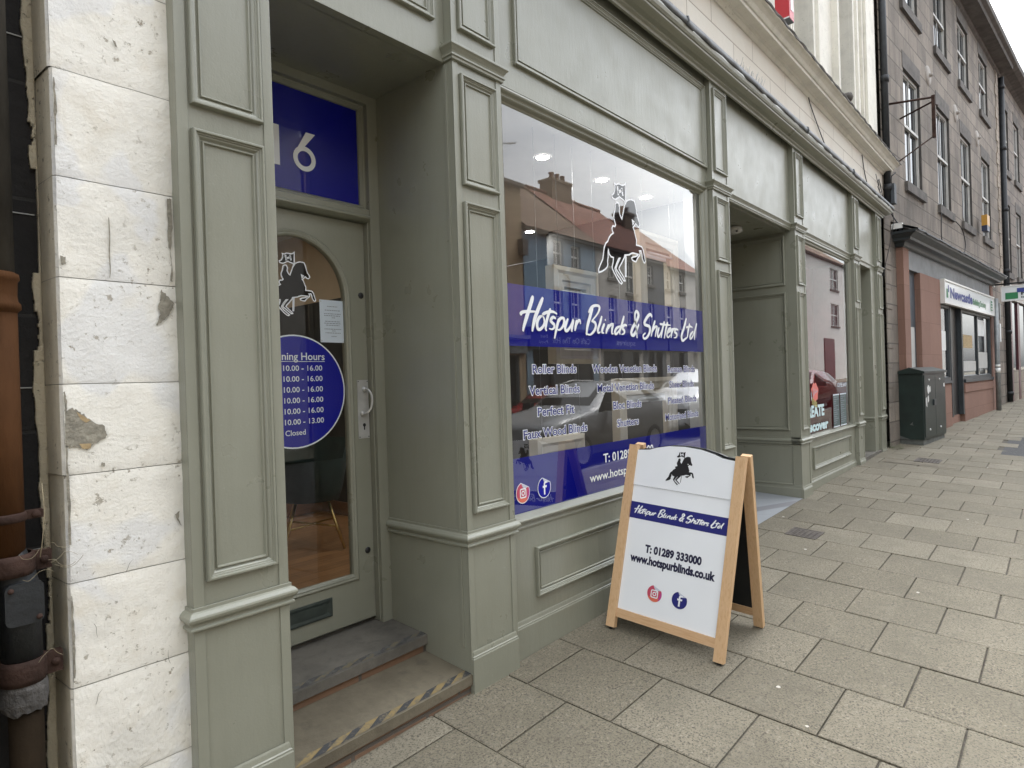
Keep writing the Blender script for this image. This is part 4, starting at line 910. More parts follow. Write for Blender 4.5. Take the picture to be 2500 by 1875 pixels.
# flaking paint margin left of the pier
b = B(); z = -.3; 
cells = []
while z < 4.8:
    z2 = z + .012; w = .019 + .005 * math.sin(z * 5.1) + .003 * math.sin(z * 17) + .0012 * math.sin(z * 61) + rnd.uniform(-.0012, .0012)
    if 2.12 < z < 2.25 or 1.93 < z < 2.12: w *= .15
    if math.sin(z * 8.3) + math.sin(z * 21.7 + 1) > (.75 if z < 1.75 else 1.35): w *= .35 + .25 * math.sin(z * 90) ** 2
    cells.append((z, z2, w)); z = z2
for za, zb, w in cells: b.box(.520 - w, .522, 2.392, 2.405, za, zb)
b.obj('flaking_margin', FLAKED, PR)
tw = thing('alley_wall', (.2, 2.5, 0), 'soot blackened block wall in the gap behind the rusty drainpipe', 'wall')
b = B(); b.box(-16.0, .527, 2.405, 9, -.5, 10.0); b.box(-16.0, .262, 2.15, 2.4049, -.5, 10.0); b.obj('blockwork', SOOTWALL, tw)  # extra height and unseen forward block added to shade the pipe end
b = B(); b.box(.34, .500, 2.402, 2.405, 1.0755, 1.0785)
for z_, x0, x1 in ((2.112, .40, .512), (1.575, .42, .505), (2.66, .40, .50)): b.box(x0, x1, 2.401, 2.405, z_, z_ + .003)
b.obj('pale_joint', GREYBOARD, tw)

DP = thing('soil_pipe', (.40, 2.27, 0), 'rusty orange cast iron soil pipe with black access hatch beside the white pier', 'drainpipe')
pc, py = .385, 2.275
b = B(); b.tube([(pc, py, 1.862), (pc, py, 4.6)], .048, 24); b.obj('upper_pipe', PIPEGREY, DP)
b = B(); b.lathe(Frame((pc, py, 0), (1, 0, 0), (0, 1, 0), (0, 0, 1)), [(.048, 1.905), (.057, 1.900), (.059, 1.885), (.054, 1.878), (.052, 1.840), (.054, 1.822), (.060, 1.815), (.061, 1.800), (.055, 1.795), (.052, 1.79)], 28); b.obj('collar', RUSTPIPE, DP)
b = B(); b.tube([(pc, py, 1.80), (pc, py, 1.095)], .051, 26); b.obj('rusted_pipe', RUSTPIPE, DP)
def band(zc, h, r, c, ear, mat, name='pipe_clamp'):
    b = B(); b.lathe(Frame((c, py, zc), (1, 0, 0), (0, 1, 0), (0, 0, 1)), [(r - .006, -h / 2), (r, -h / 2), (r + .003, -h / 4), (r + .003, h / 4), (r, h / 2), (r - .006, h / 2)], 26)
    if ear:
        b.box(c + r - .004, c + r + .040, py - .014, py + .014, zc - h / 2 * .9, zc + h / 2 * .9)
        b.lathe(Frame((c + r + .022, py - .014, zc), (1, 0, 0), (0, 0, 1), (0, -1, 0)), [(0, .010), (.010, .009), (.012, 0)], 10)
    b.obj(name, mat, DP)
band(1.207, .026, .054, pc, True, RUSTDARK); band(1.072, .060, .058, pc + .012, True, RUSTDARK)
b = B(); b.tube([(pc + .004, py, 1.10), (pc + .022, py, 1.045), (.418, py, 1.00), (.420, py, .80)], .049, 22); b.obj('access_pipe', PIPEBLACK, DP)
b = B(); F = front(py - .048); hp = []
for (sx, sy, a) in ((1, 1, 0), (-1, 1, 90), (-1, -1, 180), (1, -1, 270)):
    for k in range(5): t_ = math.radians(a + 22.5 * k); hp.append((.419 + sx * .028 + .017 * math.cos(t_), .966 + sy * .040 + .019 * math.sin(t_)))
b.extrude(F, hp, -.012, .012); o = b.obj('access_hatch', PIPEBLACK, DP)
for cu_, cv_ in ((.388, 1.008), (.451, .922)):
    b = B(); b.lathe(Frame(F(cu_, cv_, .012), (1, 0, 0), (0, 0, 1), (0, -1, 0)), [(0, .008), (.006, .007), (.008, 0)], 8); b.obj('bolt_head', RUSTDARK, o)
band(.765, .068, .054, .420, True, RUSTDARK)
b = B(); n = 26
F = Frame((.423, py, 0), (1, 0, 0), (0, 1, 0), (0, 0, 1)); ring = []
for (r_, z_) in ((.050, .735), (.055, .715), (.055, .675), (.050, .652), (.041, .645)):
    ring.append([tuple(F((r_ + rnd.uniform(-.004, .004)) * math.cos(2 * math.pi * i / n), (r_ + rnd.uniform(-.004, .004)) * math.sin(2 * math.pi * i / n), z_ + rnd.uniform(-.006, .006))) for i in range(n)])
for a in range(4):
    for i in range(n): b.face([ring[a][i], ring[a][(i + 1) % n], ring[a + 1][(i + 1) % n], ring[a + 1][i]])
b.obj('mortar_joint', MORTAR, DP)
b = B(); b.tube([(.424, py, .66), (.424, py, -.3)], .042, 22); b.obj('lower_pipe', PIPELOW, DP)
b = B()
for k in range(7):
    zc = rnd.choice((.80, .80, 1.09, 1.04)); x = rnd.uniform(.40, .50); y = py - .056 - rnd.uniform(0, .02)
    q = [(x, y, zc + rnd.uniform(-.03, .03))]
    for i in range(5): q.append((q[-1][0] + .012 + rnd.uniform(-.004, .008), q[-1][1] + rnd.uniform(-.004, .006), q[-1][2] + .012 * math.sin(i * 1.1 + k) + rnd.uniform(-.004, .004)))
    b.tube([tuple(p) for p in smooth_path3(q)], .0006, 4)
b.tube([(.467, 2.215, 1.30), (.470, 2.21, 1.22), (.464, 2.212, 1.14), (.456, 2.21, 1.09)], .0012, 5)
tag(b.obj('caught_straw', STRAW, DP), kind='stuff')

# ------------------------------------------------------------------ cream building over the shopfronts
CB = thing('cream_building', (6, 2.4, 4.2), 'cream painted stone upper storey with a heavy mossy cornice above the green shopfronts', 'building')
CBAND = make_ashlar("cream_ashlar_band", [(.66, .62, .54), (.71, .68, .60), (.67, .61, .52)], (.36, .31, .25), .95, .36, .006, sootamt=.25, soot=(.48, .38, .28), bumps=.25, rough=.7)
b = B(); b.box(-.2, 12.0, 2.201, 2.6, 4.231, 4.78); b.obj('stone_band', CBAND, CB)
SC = [(0, 4.765), (.012, 4.768), (.02, 4.782), (.03, 4.802), (.045, 4.806), (.05, 4.818), (.13, 4.822), (.132, 4.852), (.145, 4.856), (.155, 4.868), (.17, 4.89), (.20, 4.915), (.225, 4.925), (.228, 4.942)]
b = B(); b.plan([(-.2, 2.2), (12.02, 2.2), (12.02, 2.45)], SC + [(0, 4.95)]); b.obj('cornice', CREAMTRIM, CB)
b = B(); n = 130
for i in range(n):
    xa_, xb_ = -.2 + 12.46 * i / n, -.2 + 12.46 * (i + 1) / n
    pr = lambda x: [(x, 2.2 - .232 - .004 * math.sin(x * 13), 4.935 + .005 * math.sin(x * 21)), (x, 2.2 - .240 - .005 * math.sin(x * 19), 4.952), (x, 2.2 - .226, 4.966 + .006 * math.sin(x * 31)), (x, 2.36, 5.075)]
    A_, B_ = pr(xa_), pr(xb_)
    for k in range(3): b.face([A_[k], B_[k], B_[k + 1], A_[k + 1]])
    b.face([A_[0], B_[0], (xb_, 2.0, 4.944), (xa_, 2.0, 4.944)])
b.obj('lead_weathering', make_masonry("mossy_lead", (.13, .125, .115), (.20, .19, .16), (.05, .05, .035), .7), CB)
FU = front(2.30); wins = [(1.2, 2.0), (3.4, 4.2), (5.55, 6.35), (7.68, 8.46), (9.72, 10.50)]
b = B(); b.wall(FU, -.2, 11.93, 4.96, 9.2, [(a, c, 5.12, 7.75) for a, c in wins], .22); b.obj('upper_wall', CREAMTRIM, CB)
for a, c in wins:
    b = B(); b.sweep(FU, [(a, 5.0), (a, 7.75), (c, 7.75), (c, 5.0)], [(0, 0), (0, .05), (.05, .055), (.06, .035), (.14, .035), (.15, .075), (.21, .08), (.22, 0)], False); o = b.obj('architrave', CREAMTRIM, CB)
    b = B(); F = front(2.50); b.sweep(F, rect(a, c, 5.12, 7.75), [(0, 0), (0, .03), (.05, .03), (.06, 0)]); b.fbox(F, a, c, 6.52, 6.57, 0, .05); w = b.obj('window', WHITEPAINT, CB)
    b = B(); b.poly(front(2.505), rect(a, c, 5.12, 7.75)); b.obj('pane', FARGLASS, w)
b = B(); b.fbox(FU, 11.02, 11.92, 4.98, 9.2, .002, .06); b.fbox(FU, 11.12, 11.72, 4.98, 9.2, .062, .10); b.obj('corner_pilaster', CREAMTRIM, CB)
b = B(); b.box(-.2, 11.9, 2.52, 9.0, 4.3, 9.15); b.obj('core', CREAMTRIM, CB)
b = B(); b.lathe(Frame((9.0, 2.01, 5.0), (1, 0, 0), (0, 1, 0), (0, 0, 1)), [(.0, .10), (.05, .09), (.065, .04), (.05, .0), (0, -.01)], 9); b.obj('loose_stone', TRIMSTONE, CB)
sg = thing('projecting_sign', (6.95, 2.05, 5.4), 'red and white box sign jutting out above the mossy stone cornice', 'sign')
b = B(); b.box(6.86, 7.00, 2.05, 2.19, 5.20, 5.9); b.obj('sign_case', GREYPAINT, sg)
b = B(); b.box(6.857, 6.8599, 2.05, 2.19, 5.205, 5.9); b.box(6.86, 7.00, 2.047, 2.0499, 5.205, 5.9); b.obj('sign_face', SIGNRED, sg)
b = B(); b.box(6.854, 6.8569, 2.05, 2.19, 5.201, 5.215); b.box(6.90, 6.98, 2.0438, 2.0468, 5.3, 5.6); b.obj('white_edge', SIGNWHITE, sg)
b = B(); b.tube([(7.0, 2.15, 5.15), (7.0, 2.32, 5.15)], .02, 6); b.obj('bracket', BLACKPAINT, sg)
sp = thing('bird_spikes', (5.85, 2.1, 4.25), 'row of thin wire bird spikes on the lead of the long cornice', 'bird spikes')
b = B()
for k in range(26): x = 5.60 + .022 * k; b.tube([(x, 2.12, 4.215), (x + rnd.uniform(-.03, .03), 2.11 + rnd.uniform(-.04, .03), 4.33 + rnd.uniform(-.03, .02))], .0013, 4)
b.box(5.58, 6.18, 2.10, 2.14, 4.216, 4.222); b.obj('wires', GALV, sp)
def cable(pts, label, r=.006, group=None):
    b = B(); b.tube([tuple(p) for p in smooth_path3(pts)], r, 5); o = b.obj('cable', CABLEBLACK); tag(o, label, 'cable', group); return o
cable([(7.95, 2.19, 4.77), (8.05, 2.185, 4.66), (8.55, 2.18, 4.36), (8.75, 2.16, 4.24)], 'thin dark cable slanting down the cream stone band', .006)
cable([(10.55, 2.19, 4.74), (10.52, 2.18, 4.70), (10.66, 2.185, 4.5), (10.85, 2.17, 4.24)], 'black cable hanging from a hook under the cream cornice', .007)
cable([(11.45, 2.19, 4.66), (11.5, 2.17, 4.50), (11.42, 2.16, 4.44), (11.56, 2.15, 4.38), (11.66, 2.16, 4.48), (11.58, 2.17, 4.58), (11.46, 2.16, 4.54), (11.52, 2.15, 4.36), (11.66, 2.16, 4.34), (11.74, 2.17, 4.44), (11.62, 2.18, 4.62), (11.78, 2.16, 4.34), (11.82, 2.1, 4.25)], 'tangled coil of wire at the end of the cream stone band', .005)
cable([(12.02, 2.16, 4.86), (12.03, 2.12, 4.40), (12.0, 2.06, 4.05), (11.98, 2.10, 3.7), (11.86, 2.16, 3.3), (11.80, 2.19, 3.05)], 'loose cable drooping past the last green pilaster', .006)

# ------------------------------------------------------------------ sandstone tenement (wall swings towards the street)
TH = -math.atan(.08)
SSB = thing('sandstone_building', (12.0, 2.20, 0), 'sooty four bay sandstone tenement with sash windows and iron tie plates', 'building', rz=TH)
L0 = Frame((0, 0, 0))
def bay_windows(root, wl, mats_sill, wallmat, depth=.105, sash=DULLSASH):
    for (a, c, v0, v1) in wl:
        b = B(); F = Frame((0, depth - .03, 0)); b.sweep(F, rect(a, c, v0, v1), [(0, 0), (0, .03), (.055, .03), (.06, .01), (.07, 0)])
        mv = v0 + (v1 - v0) * .52; b.fbox(F, a + .05, c - .05, mv - .025, mv + .025, 0, .045); b.fbox(F, (a + c) / 2 - .012, (a + c) / 2 + .012, v0 + .05, v1 - .05, 0, .02); w = b.obj('sash_window', sash, root, local=True)
        b = B(); b.poly(Frame((0, depth - .025, 0)), rect(a, c, v0, v1)); b.obj('pane', FARGLASS, w, local=True)
        b = B(); b.box(a - .10, c + .10, -.055, .05, v0 - .17, v0 - .001); b.obj('sill', mats_sill, w, local=True)
        b = B(); b.box(a - .04, c + .04, -.008, .02, v1 + .001, v1 + .30); b.obj('lintel', mats_sill, w, local=True)
wx = [(1.42, 2.56), (3.86, 5.0), (6.12, 7.28), (8.60, 9.75)]
wl = [(a, c, 4.93, 7.02) for a, c in wx] + [(a, c, 8.22, 9.72) for a, c in wx]
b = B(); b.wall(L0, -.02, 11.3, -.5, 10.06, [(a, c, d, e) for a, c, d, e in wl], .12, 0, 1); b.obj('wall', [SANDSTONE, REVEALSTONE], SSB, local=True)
b = B(); b.box(-.02, 11.3, .122, 8, -.5, 10.0); b.obj('wall_core', DARKSTONE, SSB, local=True)
bay_windows(SSB, wl, TRIMSTONE, SANDSTONE)
b = B()                                                     # raised quoins where the tenement ends
z = 3.7; k = 0
while z < 10.0: b.box(11.3 - (.42 if k % 2 else .26), 11.298, -.02, 0.0, z + .008, z + .32); z += .33; k += 1
b.obj('quoins', SANDSTONE_PALE, SSB, local=True)
b = B()
z = .9; k = 0
while z < 10.0:
    b.box(-.018, (.30 if k % 2 else .20), -.012, 0.0, z + .012, z + .315); z += .33; k += 1
b.obj('near_quoins', SANDSTONE, SSB, local=True)
b = B(); b.plan([(-.02, 0), (11.6, 0)], [(0, 10.0), (.05, 10.03), (.06, 10.10), (.34, 10.12), (.36, 10.2), (.44, 10.24), (.46, 10.34), (0, 10.40)]); b.obj('eaves_cornice', TRIMSTONE, SSB, local=True)
b = B(); b.face([(-.02, -.3, 10.35), (11.6, -.3, 10.35), (11.6, 4, 13.2), (-.02, 4, 13.2)]); b.obj('roof', SLATE, SSB, local=True)
for x, z in ((3.24, 7.43), (5.65, 7.33), (8.1, 7.36)):
    b = B(); F = Frame((x, 0, z)); b.lathe(Frame((x, 0, z), (1, 0, 0), (0, 0, 1), (0, -1, 0)), [(0, .035), (.15, .03), (.19, .015), (.2, 0)], 20); b.lathe(Frame((x, 0, z), (1, 0, 0), (0, 0, 1), (0, -1, 0)), [(0, .09), (.035, .085), (.045, .03)], 8); b.obj('tie_plate', make_masonry('limewashed_iron', (.30, .27, .235), (.16, .13, .1), (.08, .07, .05), .3), SSB, local=True)
def pipe(name, x, y, z0, z1, r, label, mat, hop=True):
    t = thing(name, (x, y, z0), label, 'drainpipe', 'black downpipes on the stone fronts'); b = B(); b.tube([(x, y, z0), (x, y, z1)], r, 12); b.obj('pipe', mat, t)
    for z in [z0 + .25 + 1.8 * k for k in range(int((z1 - z0) / 1.8) + 1)]:
        b = B(); b.lathe(Frame((x, y, z), (1, 0, 0), (0, 1, 0), (0, 0, 1)), [(r, -.05), (r + .015, -.05), (r + .018, .05), (r, .06)], 12); b.obj('pipe_collar', mat, t)
pipe('downpipe', 12.05, 2.14, 4.30, 10.1, .055, 'black downpipe at the joint of the cream and sandstone fronts', PIPEBLACK)
pipe('downpipe', 23.62, 1.22, .47, 10.0, .075, 'tall black downpipe where the tenement meets the plum shopfront', PIPEBLACK)
# iron bracket, boxes and cables
bk = thing('iron_bracket', (12.6, 1.54, 6.0), 'rusty iron bracket left from a hanging sign high on the sandstone corner', 'bracket')
for p, q, r in (((12.33, 2.17, 6.03), (12.6, 1.54, 6.04), .018), ((13.12, 2.10, 6.0), (12.62, 1.54, 5.98), .016), ((12.1, 2.08, 4.90), (12.6, 1.54, 5.40), .011)):
    b = B(); b.tube([p, q], r, 6); b.obj('strut', RUSTDARK, bk)
b = B(); b.box(12.575, 12.625, 1.515, 1.565, 5.37, 6.07); b.tube([(12.6, 1.54, 5.93), (12.78, 1.50, 5.95)], .012, 5); b.obj('hanger_bar', RUSTDARK, bk)
ab = thing('alarm_box', (19.9, 1.47, 5.03), 'yellow alarm box with a dark blue base between the upper windows', 'alarm box')
b = B(); b.box(-.16, .16, -.12, 0, .04, .30); o = b.obj('yellow_case', YELLOWBOX, ab, local=True); b = B(); b.box(-.155, .155, -.115, 0, -.10, .038); b.obj('blue_base', DARKBLUE, ab, local=True); ab.rotation_euler = (0, 0, TH)
cc = thing('wall_camera', (12.42, 2.10, 3.92), 'small white dome camera on the sandstone corner above the cabinet', 'camera')
b = B(); b.box(-.05, .05, -.10, .06, .0, .09); b.obj('housing', WHITEPAINT, cc, local=True); b = B(); b.lathe(Frame((0, -.06, 0), (1, 0, 0), (0, 1, 0), (0, 0, -1)), [(.05, 0), (.045, .04), (0, .06)], 10); b.obj('lens', CARGLASS, cc, local=True)
bx = thing('junction_box', (12.12, 2.10, 4.45), 'blue grey junction box under the end of the cream cornice', 'electrical box')
b = B(); b.box(-.09, .09, -.06, .07, -.16, .16); o = b.obj('box_body', make_masonry('blue_grey_paint', (.05, .06, .07), (.1, .1, .1), (.02, .02, .02), .1), bx, local=True); b = B(); b.tube([(.0, .0, .16), (.02, .0, .3), (.12, -.05, .38)], .012, 6); b.obj('conduit', CABLEBLACK, bx, local=True)
SWF = lambda s, n, z: Vector((12.0 + s * math.cos(TH) + n * math.sin(TH), 2.2 + s * math.sin(TH) - n * math.cos(TH), z))
cable([SWF(.1, .03, 4.55), SWF(.3, .03, 4.2), SWF(.9, .03, 4.02), SWF(1.2, .03, 3.95), SWF(3.0, .2, 3.98), SWF(6, .2, 3.96), SWF(9, .2, 3.95)], 'black cable running along the slate ledge of the bank front', .012)
cable([SWF(3.75, .06, 4.75), SWF(3.72, .06, 4.2), SWF(3.9, .1, 3.98)], 'short vertical cable below the second upper sill', .010)
cable([SWF(5.1, .05, 4.78), SWF(5.7, .06, 4.68), SWF(5.9, .08, 4.35), SWF(5.5, .1, 4.0)], 'looped cable curving below the upper sills', .010)

# bank frontage built against the tenement
BK = thing('bank_shopfront', (12.0, 2.20, 0), 'red sandstone bank frontage with grey fascia and slate topped cornice', 'shopfront', rz=TH)
q = .11
def lb(b, s0, s1, n0, n1, z0, z1, mi=0): return b.box(s0, s1, -n1, -n0, z0, z1, mi)
b = B(); b.plan([(.62, 0), (.62, -q), (8.98, -q), (8.98, 0)], [(0, 3.64), (.03, 3.66), (.04, 3.70), (.06, 3.72), (.15, 3.73), (.16, 3.77), (.22, 3.81), (.26, 3.83), (.27, 3.87), (0, 3.88)]); b.obj('cornice', CHARCOAL, BK, local=True)
b = B()
for k in range(30):
    s0, s1 = .38 + 8.84 * k / 30, .38 + 8.84 * (k + 1) / 30 - .006; z = 3.885 + rnd.uniform(-.008, .008)
    b.face([(s0, -q - .29, z), (s1, -q - .29, z), (s1, 0, 4.06), (s0, 0, 4.06)]); b.face([(s0, -q - .29, z), (s1, -q - .29, z), (s1, -q - .29, z - .025), (s0, -q - .29, z - .025)])
b.obj('slate_ledge', SLATE, BK, local=True)
b = B(); lb(b, .66, 8.94, .0, q - .02, 3.30, 3.66); b.obj('fascia', GREYPAINT, BK, local=True)
for s0, s1, z0, z1, n in ((.64, .98, -.1, 3.64, q), (1.70, 3.20, -.1, 3.30, q), (8.62, 8.96, -.1, 3.64, q)):
    b = B(); lb(b, s0, s1, 0, n, z0, z1); b.obj('red_pier', REDSTONE, BK, local=True)
b = B(); lb(b, .981, 1.699, .0, .015, -.1, 3.30); b.obj('entrance_door', simple('blue_grey_door', (.07, .085, .10), .5, .2, 4), BK, local=True)
b = B(); lb(b, 1.08, 1.60, .016, .02, 1.5, 2.3); b.obj('door_notice', GREYBOARD, BK, local=True)
b = B(); lb(b, 3.201, 4.05, 0, q - .02, -.1, 1.22); lb(b, 4.05, 5.20, 0, .02, -.1, .5); b.obj('stall_riser', REDSTONE, BK, local=True)
b = B(); lb(b, 5.20, 8.619, 0, q - .005, -.1, 1.20); o = b.obj('stall_riser', REDSTONE, BK, local=True); b = B(); lb(b, 5.21, 8.61, q - .005, q + .012, .98, 1.16); b.obj('string_course', REDSTONE, o, local=True)
b = B(); lb(b, 5.20, 8.619, 0, q + .03, 1.201, 1.27); lb(b, 3.201, 4.05, 0, q + .01, 1.221, 1.27); b.obj('sill', CHARCOAL, BK, local=True)
for s0, s1 in ((3.201, 4.05), (5.20, 8.619)):
    b = B(); b.sweep(Frame((0, -.06, 0)), rect(s0, s1, 1.27, 2.84), [(0, -.05), (0, .03), (.07, .03), (.075, .0), (.09, -.01)]); 
    if s1 > 6: b.fbox(Frame((0, -.06, 0)), 6.95, 7.03, 1.27, 2.84, -.02, .02)
    o = b.obj('window_frame', CHARCOAL, BK, local=True)
    b = B(); b.poly(Frame((0, -.05, 0)), rect(s0, s1, 1.27, 2.84)); b.obj('pane', FARGLASS, o, local=True)
for s0, s1, z0, z1, mt in ((5.5, 6.5, 1.98, 2.28, OCHRE), (5.35, 6.85, 1.45, 1.68, GREYBOARD), (7.1, 8.0, 2.3, 2.7, SIGNWHITE), (7.2, 8.3, 1.5, 1.9, GREYBOARD), (3.4, 3.85, 1.9, 2.3, SIGNWHITE)):
    b = B(); b.poly(Frame((0, -.052, 0)), rect(s0, s1, z0, z1)); b.obj('window_poster', mt, BK, local=True)
b = B(); lb(b, 4.051, 5.199, .0, .016, .5, 2.84); b.obj('doorway_shade_panel', BLACKPAINT, BK, local=True)  # flat black panel; the darkness of the recess is in its colour
b = B(); lb(b, 4.05, 4.13, .017, q - .01, .5, 2.84); lb(b, 5.10, 5.20, .017, q - .01, .5, 2.84); b.obj('door_post', CHARCOAL, BK, local=True)
b = B(); lb(b, 3.21, 8.61, q - .02, q + .06, 2.85, 3.30); SGN = b.obj('sign_board', SIGNWHITE, BK, local=True)
b = B(); b.sweep(Frame((0, -q - .06, 0)), rect(3.21, 8.61, 2.85, 3.30), [(-.02, -.06), (-.02, .02), (.015, .02), (.02, 0)]); b.obj('sign_frame', WHITEPAINT, SGN, local=True)
FS = Frame((0, -q - .062, 0))
b = B(); text(b, FS, "Newcastle", 3.75, 5.95, 2.98, .20, .002, .04); b.obj('blue_lettering', SIGNBLUE, SGN, local=True)
b = B(); text(b, FS, "Building Society", 6.0, 7.55, 2.98, .13, .002, .03); b.obj('green_lettering', SIGNGREEN, SGN, local=True)
b = B(); b.poly(FS, rect(3.42, 3.56, 2.96, 3.14), .002); b.poly(FS, rect(3.56, 3.64, 3.08, 3.22), .0024, mi=1); b.obj('square_emblem', [SIGNGREEN, SIGNBLUE], SGN, local=True)
b = B(); b.poly(FS, rect(8.12, 8.15, 2.94, 3.22), .002); [b.poly(FS, rect(8.22, 8.42, 2.95 + .07 * k, 2.99 + .07 * k), .002) for k in range(4)]; b.obj('side_lettering', SIGNGREEN, SGN, local=True)
hr = thing('handrail', (17.6, 1.75, .37), 'dark metal handrail beside the bank steps', 'handrail', rz=TH)
b = B(); b.tube([(0, 0, -.1), (0, 0, .86), (-.1, .0, .93), (-.75, .26, 1.15)], .032, 8); b.tube([(0, 0, .35), (-.75, .26, .62)], .012, 6); b.obj('rail_tube', CHARCOAL, hr, local=True)
b = B(); b.lathe(Frame((0, 0, .02), (1, 0, 0), (0, 1, 0), (0, 0, 1)), [(.07, 0), (.07, .015), (.035, .03)], 12); b.obj('foot_plate', CHARCOAL, hr, local=True)
lp = thing('sign_post', (20.6, 1.30, gz(20.6, 1.3)), 'galvanised grey post with small plates in front of the bank', 'post')
b = B(); b.tube([(0, 0, -.05), (0, 0, 2.9)], .055, 14); b.obj('pole', GALV, lp, local=True)
for z0, z1 in ((.98, 1.10), (1.13, 1.19)):
    b = B(); b.lathe(Frame((0, 0, 0), (1, 0, 0), (0, 1, 0), (0, 0, 1)), [(.0555, z0), (.059, z0), (.059, z1), (.0555, z1)], 14); b.obj('white_band', WHITEPAINT, lp, local=True)
for z0, z1 in ((2.35, 2.78), (1.78, 2.25)):
    b = B(); b.box(.02, .30, -.075, -.060, z0, z1); b.obj('sign_plate', BLACKPAINT if z0 > 2 else SIGNWHITE, lp, local=True)
hs = thing('hanging_sign', (21.4, .9, 3.7), 'white hanging bank sign with green and blue squares on a black arm', 'sign')
HS = Frame((20.95, 0, 0), (0, -1, 0), (0, 0, 1), (-1, 0, 0))
b = B(); b.box(20.96, 21.02, -.35, 1.21, 3.22, 3.62); o = b.obj('sign_panel', SIGNWHITE, hs)
b = B(); b.sweep(HS, rect(-1.21, .35, 3.22, 3.62), [(0, -.01), (0, .012), (.02, .012), (.022, -.01)]); b.obj('sign_rim', WHITEPAINT, o)
b = B(); b.poly(HS, rect(-1.12, -.86, 3.27, 3.44), 0, mi=0); b.poly(HS, rect(-.88, -.72, 3.43, 3.54), .001, mi=1); b.poly(HS, rect(-.68, -.65, 3.43, 3.46), .001, mi=1); text(b, HS, "Newcastle", -.80, .20, 3.36, .075, .0, .03, 2); text(b, HS, "Building Society", -.80, .02, 3.28, .045, 0, .0, 2); b.obj('sign_lettering', [SIGNGREEN, SIGNBLUE, CHARCOAL], o)
b = B(); b.tube([(20.99, 1.46, 3.68), (20.99, -.4, 3.68)], .02, 8); b.tube([(20.99, 1.1, 3.62), (20.99, 1.1, 3.68)], .012, 6); b.tube([(20.99, -.2, 3.62), (20.99, -.2, 3.68)], .012, 6); b.obj('bracket_arm', BLACKPAINT, hs)
b = B(); b.box(20.93, 21.05, 1.34, 1.46, 3.62, 3.76); b.obj('wall_mount', SIGNWHITE, hs)

# farther terrace beyond the tenement
TH2 = TH * 1.15
FB = thing('far_building', (23.4, 1.30, 0), 'farther dark stone terrace with plum shopfront beyond the black downpipe', 'building', rz=TH2)
fx = [(.62, 1.60), (2.55, 3.55), (4.6, 5.6), (6.7, 7.7), (8.8, 9.8), (10.9, 11.9)]
fl = [(a, c, 4.35, 6.45) for a, c in fx] + [(a, c, 7.45, 9.35) for a, c in fx]
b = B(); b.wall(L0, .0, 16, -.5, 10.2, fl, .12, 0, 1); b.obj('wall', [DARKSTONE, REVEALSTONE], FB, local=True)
b = B(); b.box(.0, 16, .122, 8, -.5, 10.1); b.obj('wall_core', DARKSTONE, FB, local=True)
bay_windows(FB, fl, TRIMSTONE, DARKSTONE)
b = B(); b.plan([(0, 0), (16, 0)], [(0, 10.15), (.1, 10.2), (.3, 10.24), (.42, 10.3), (.44, 10.42), (0, 10.5)]); b.obj('eaves_cornice', TRIMSTONE, FB, local=True)
b = B(); b.face([(0, -.3, 10.45), (16, -.3, 10.45), (16, 4, 13.4), (0, 4, 13.4)]); b.obj('roof', SLATE, FB, local=True)
for s0, s1 in ((.55, .95), (1.9, 2.25), (3.6, 3.95)):
    b = B(); b.box(s0, s1, -.06, .0, .4, 3.5); b.obj('plum_pilaster', PLUM, FB, local=True)
b = B(); b.box(.4, 4.1, -.10, 0, 3.5, 3.95); b.obj('shop_fascia', make_masonry('chalky_white_fascia', (.5, .48, .44), (.3, .26, .2), (.1, .1, .1), .2), FB, local=True)
for s0, s1 in ((.95, 1.9), (2.25, 3.6)):
    b = B(); b.box(s0, s1, -.02, 0, 1.4, 3.5); b.obj('shop_window', FARGLASS, FB, local=True)
    b = B(); b.box(s0, s1, -.05, 0, .3, 1.4); b.obj('stall_riser', SANDSTONE_PALE, FB, local=True)
b = B(); b.box(4.6, 5.4, -.12, .0, 4.6, 5.0); b.obj('floodlight', make_masonry('verdigris_box', (.12, .2, .2), (.1, .15, .15), (.05, .05, .05), .1), FB, local=True)

# ------------------------------------------------------------------ roadside cabinet
CA = thing('utility_cabinet', (13.2, 1.92, .24), 'dark green steel street cabinet with torn white stickers in front of the sandstone wall', 'utility cabinet', rz=R(-5.5))
b = B(); b.box(-.66, .76, -.19, .20, .10, 1.22); body = b.obj('cabinet_body', CABINET, CA, local=True)
b = B(); b.box(-.64, .74, -.17, .19, -.12, .0995); b.obj('plinth', CABPLINTH, CA, local=True)
b = B(); b.extrude(Frame((-.70, 0, 0), (0, 1, 0), (0, 0, 1), (1, 0, 0)), [(-.225, 1.221), (.235, 1.221), (.235, 1.245), (.0, 1.325), (-.225, 1.255)], 0, 1.50); b.obj('roof_lid', CABINET, CA, local=True)
for x0, x1 in ((-.62, .055), (.065, .73)):
    b = B(); b.box(x0, x1, -.202, -.1905, .14, 1.19); o = b.obj('cabinet_door', CABINET, CA, local=True)
    if x0 < 0:
        b = B(); b.box(-.12, .02, -.225, -.2025, .66, .76); b.obj('door_handle', CHARCOAL, o, local=True)
    for z in (.25, 1.10):
        b = B(); b.lathe(Frame((x0 + .28, -.202, z), (1, 0, 0), (0, 0, 1), (0, -1, 0)), [(0, .012), (.018, .01), (.022, 0)], 10); b.obj('door_lock', STEEL, o, local=True)
FC = Frame((0, -.2035, 0)); 
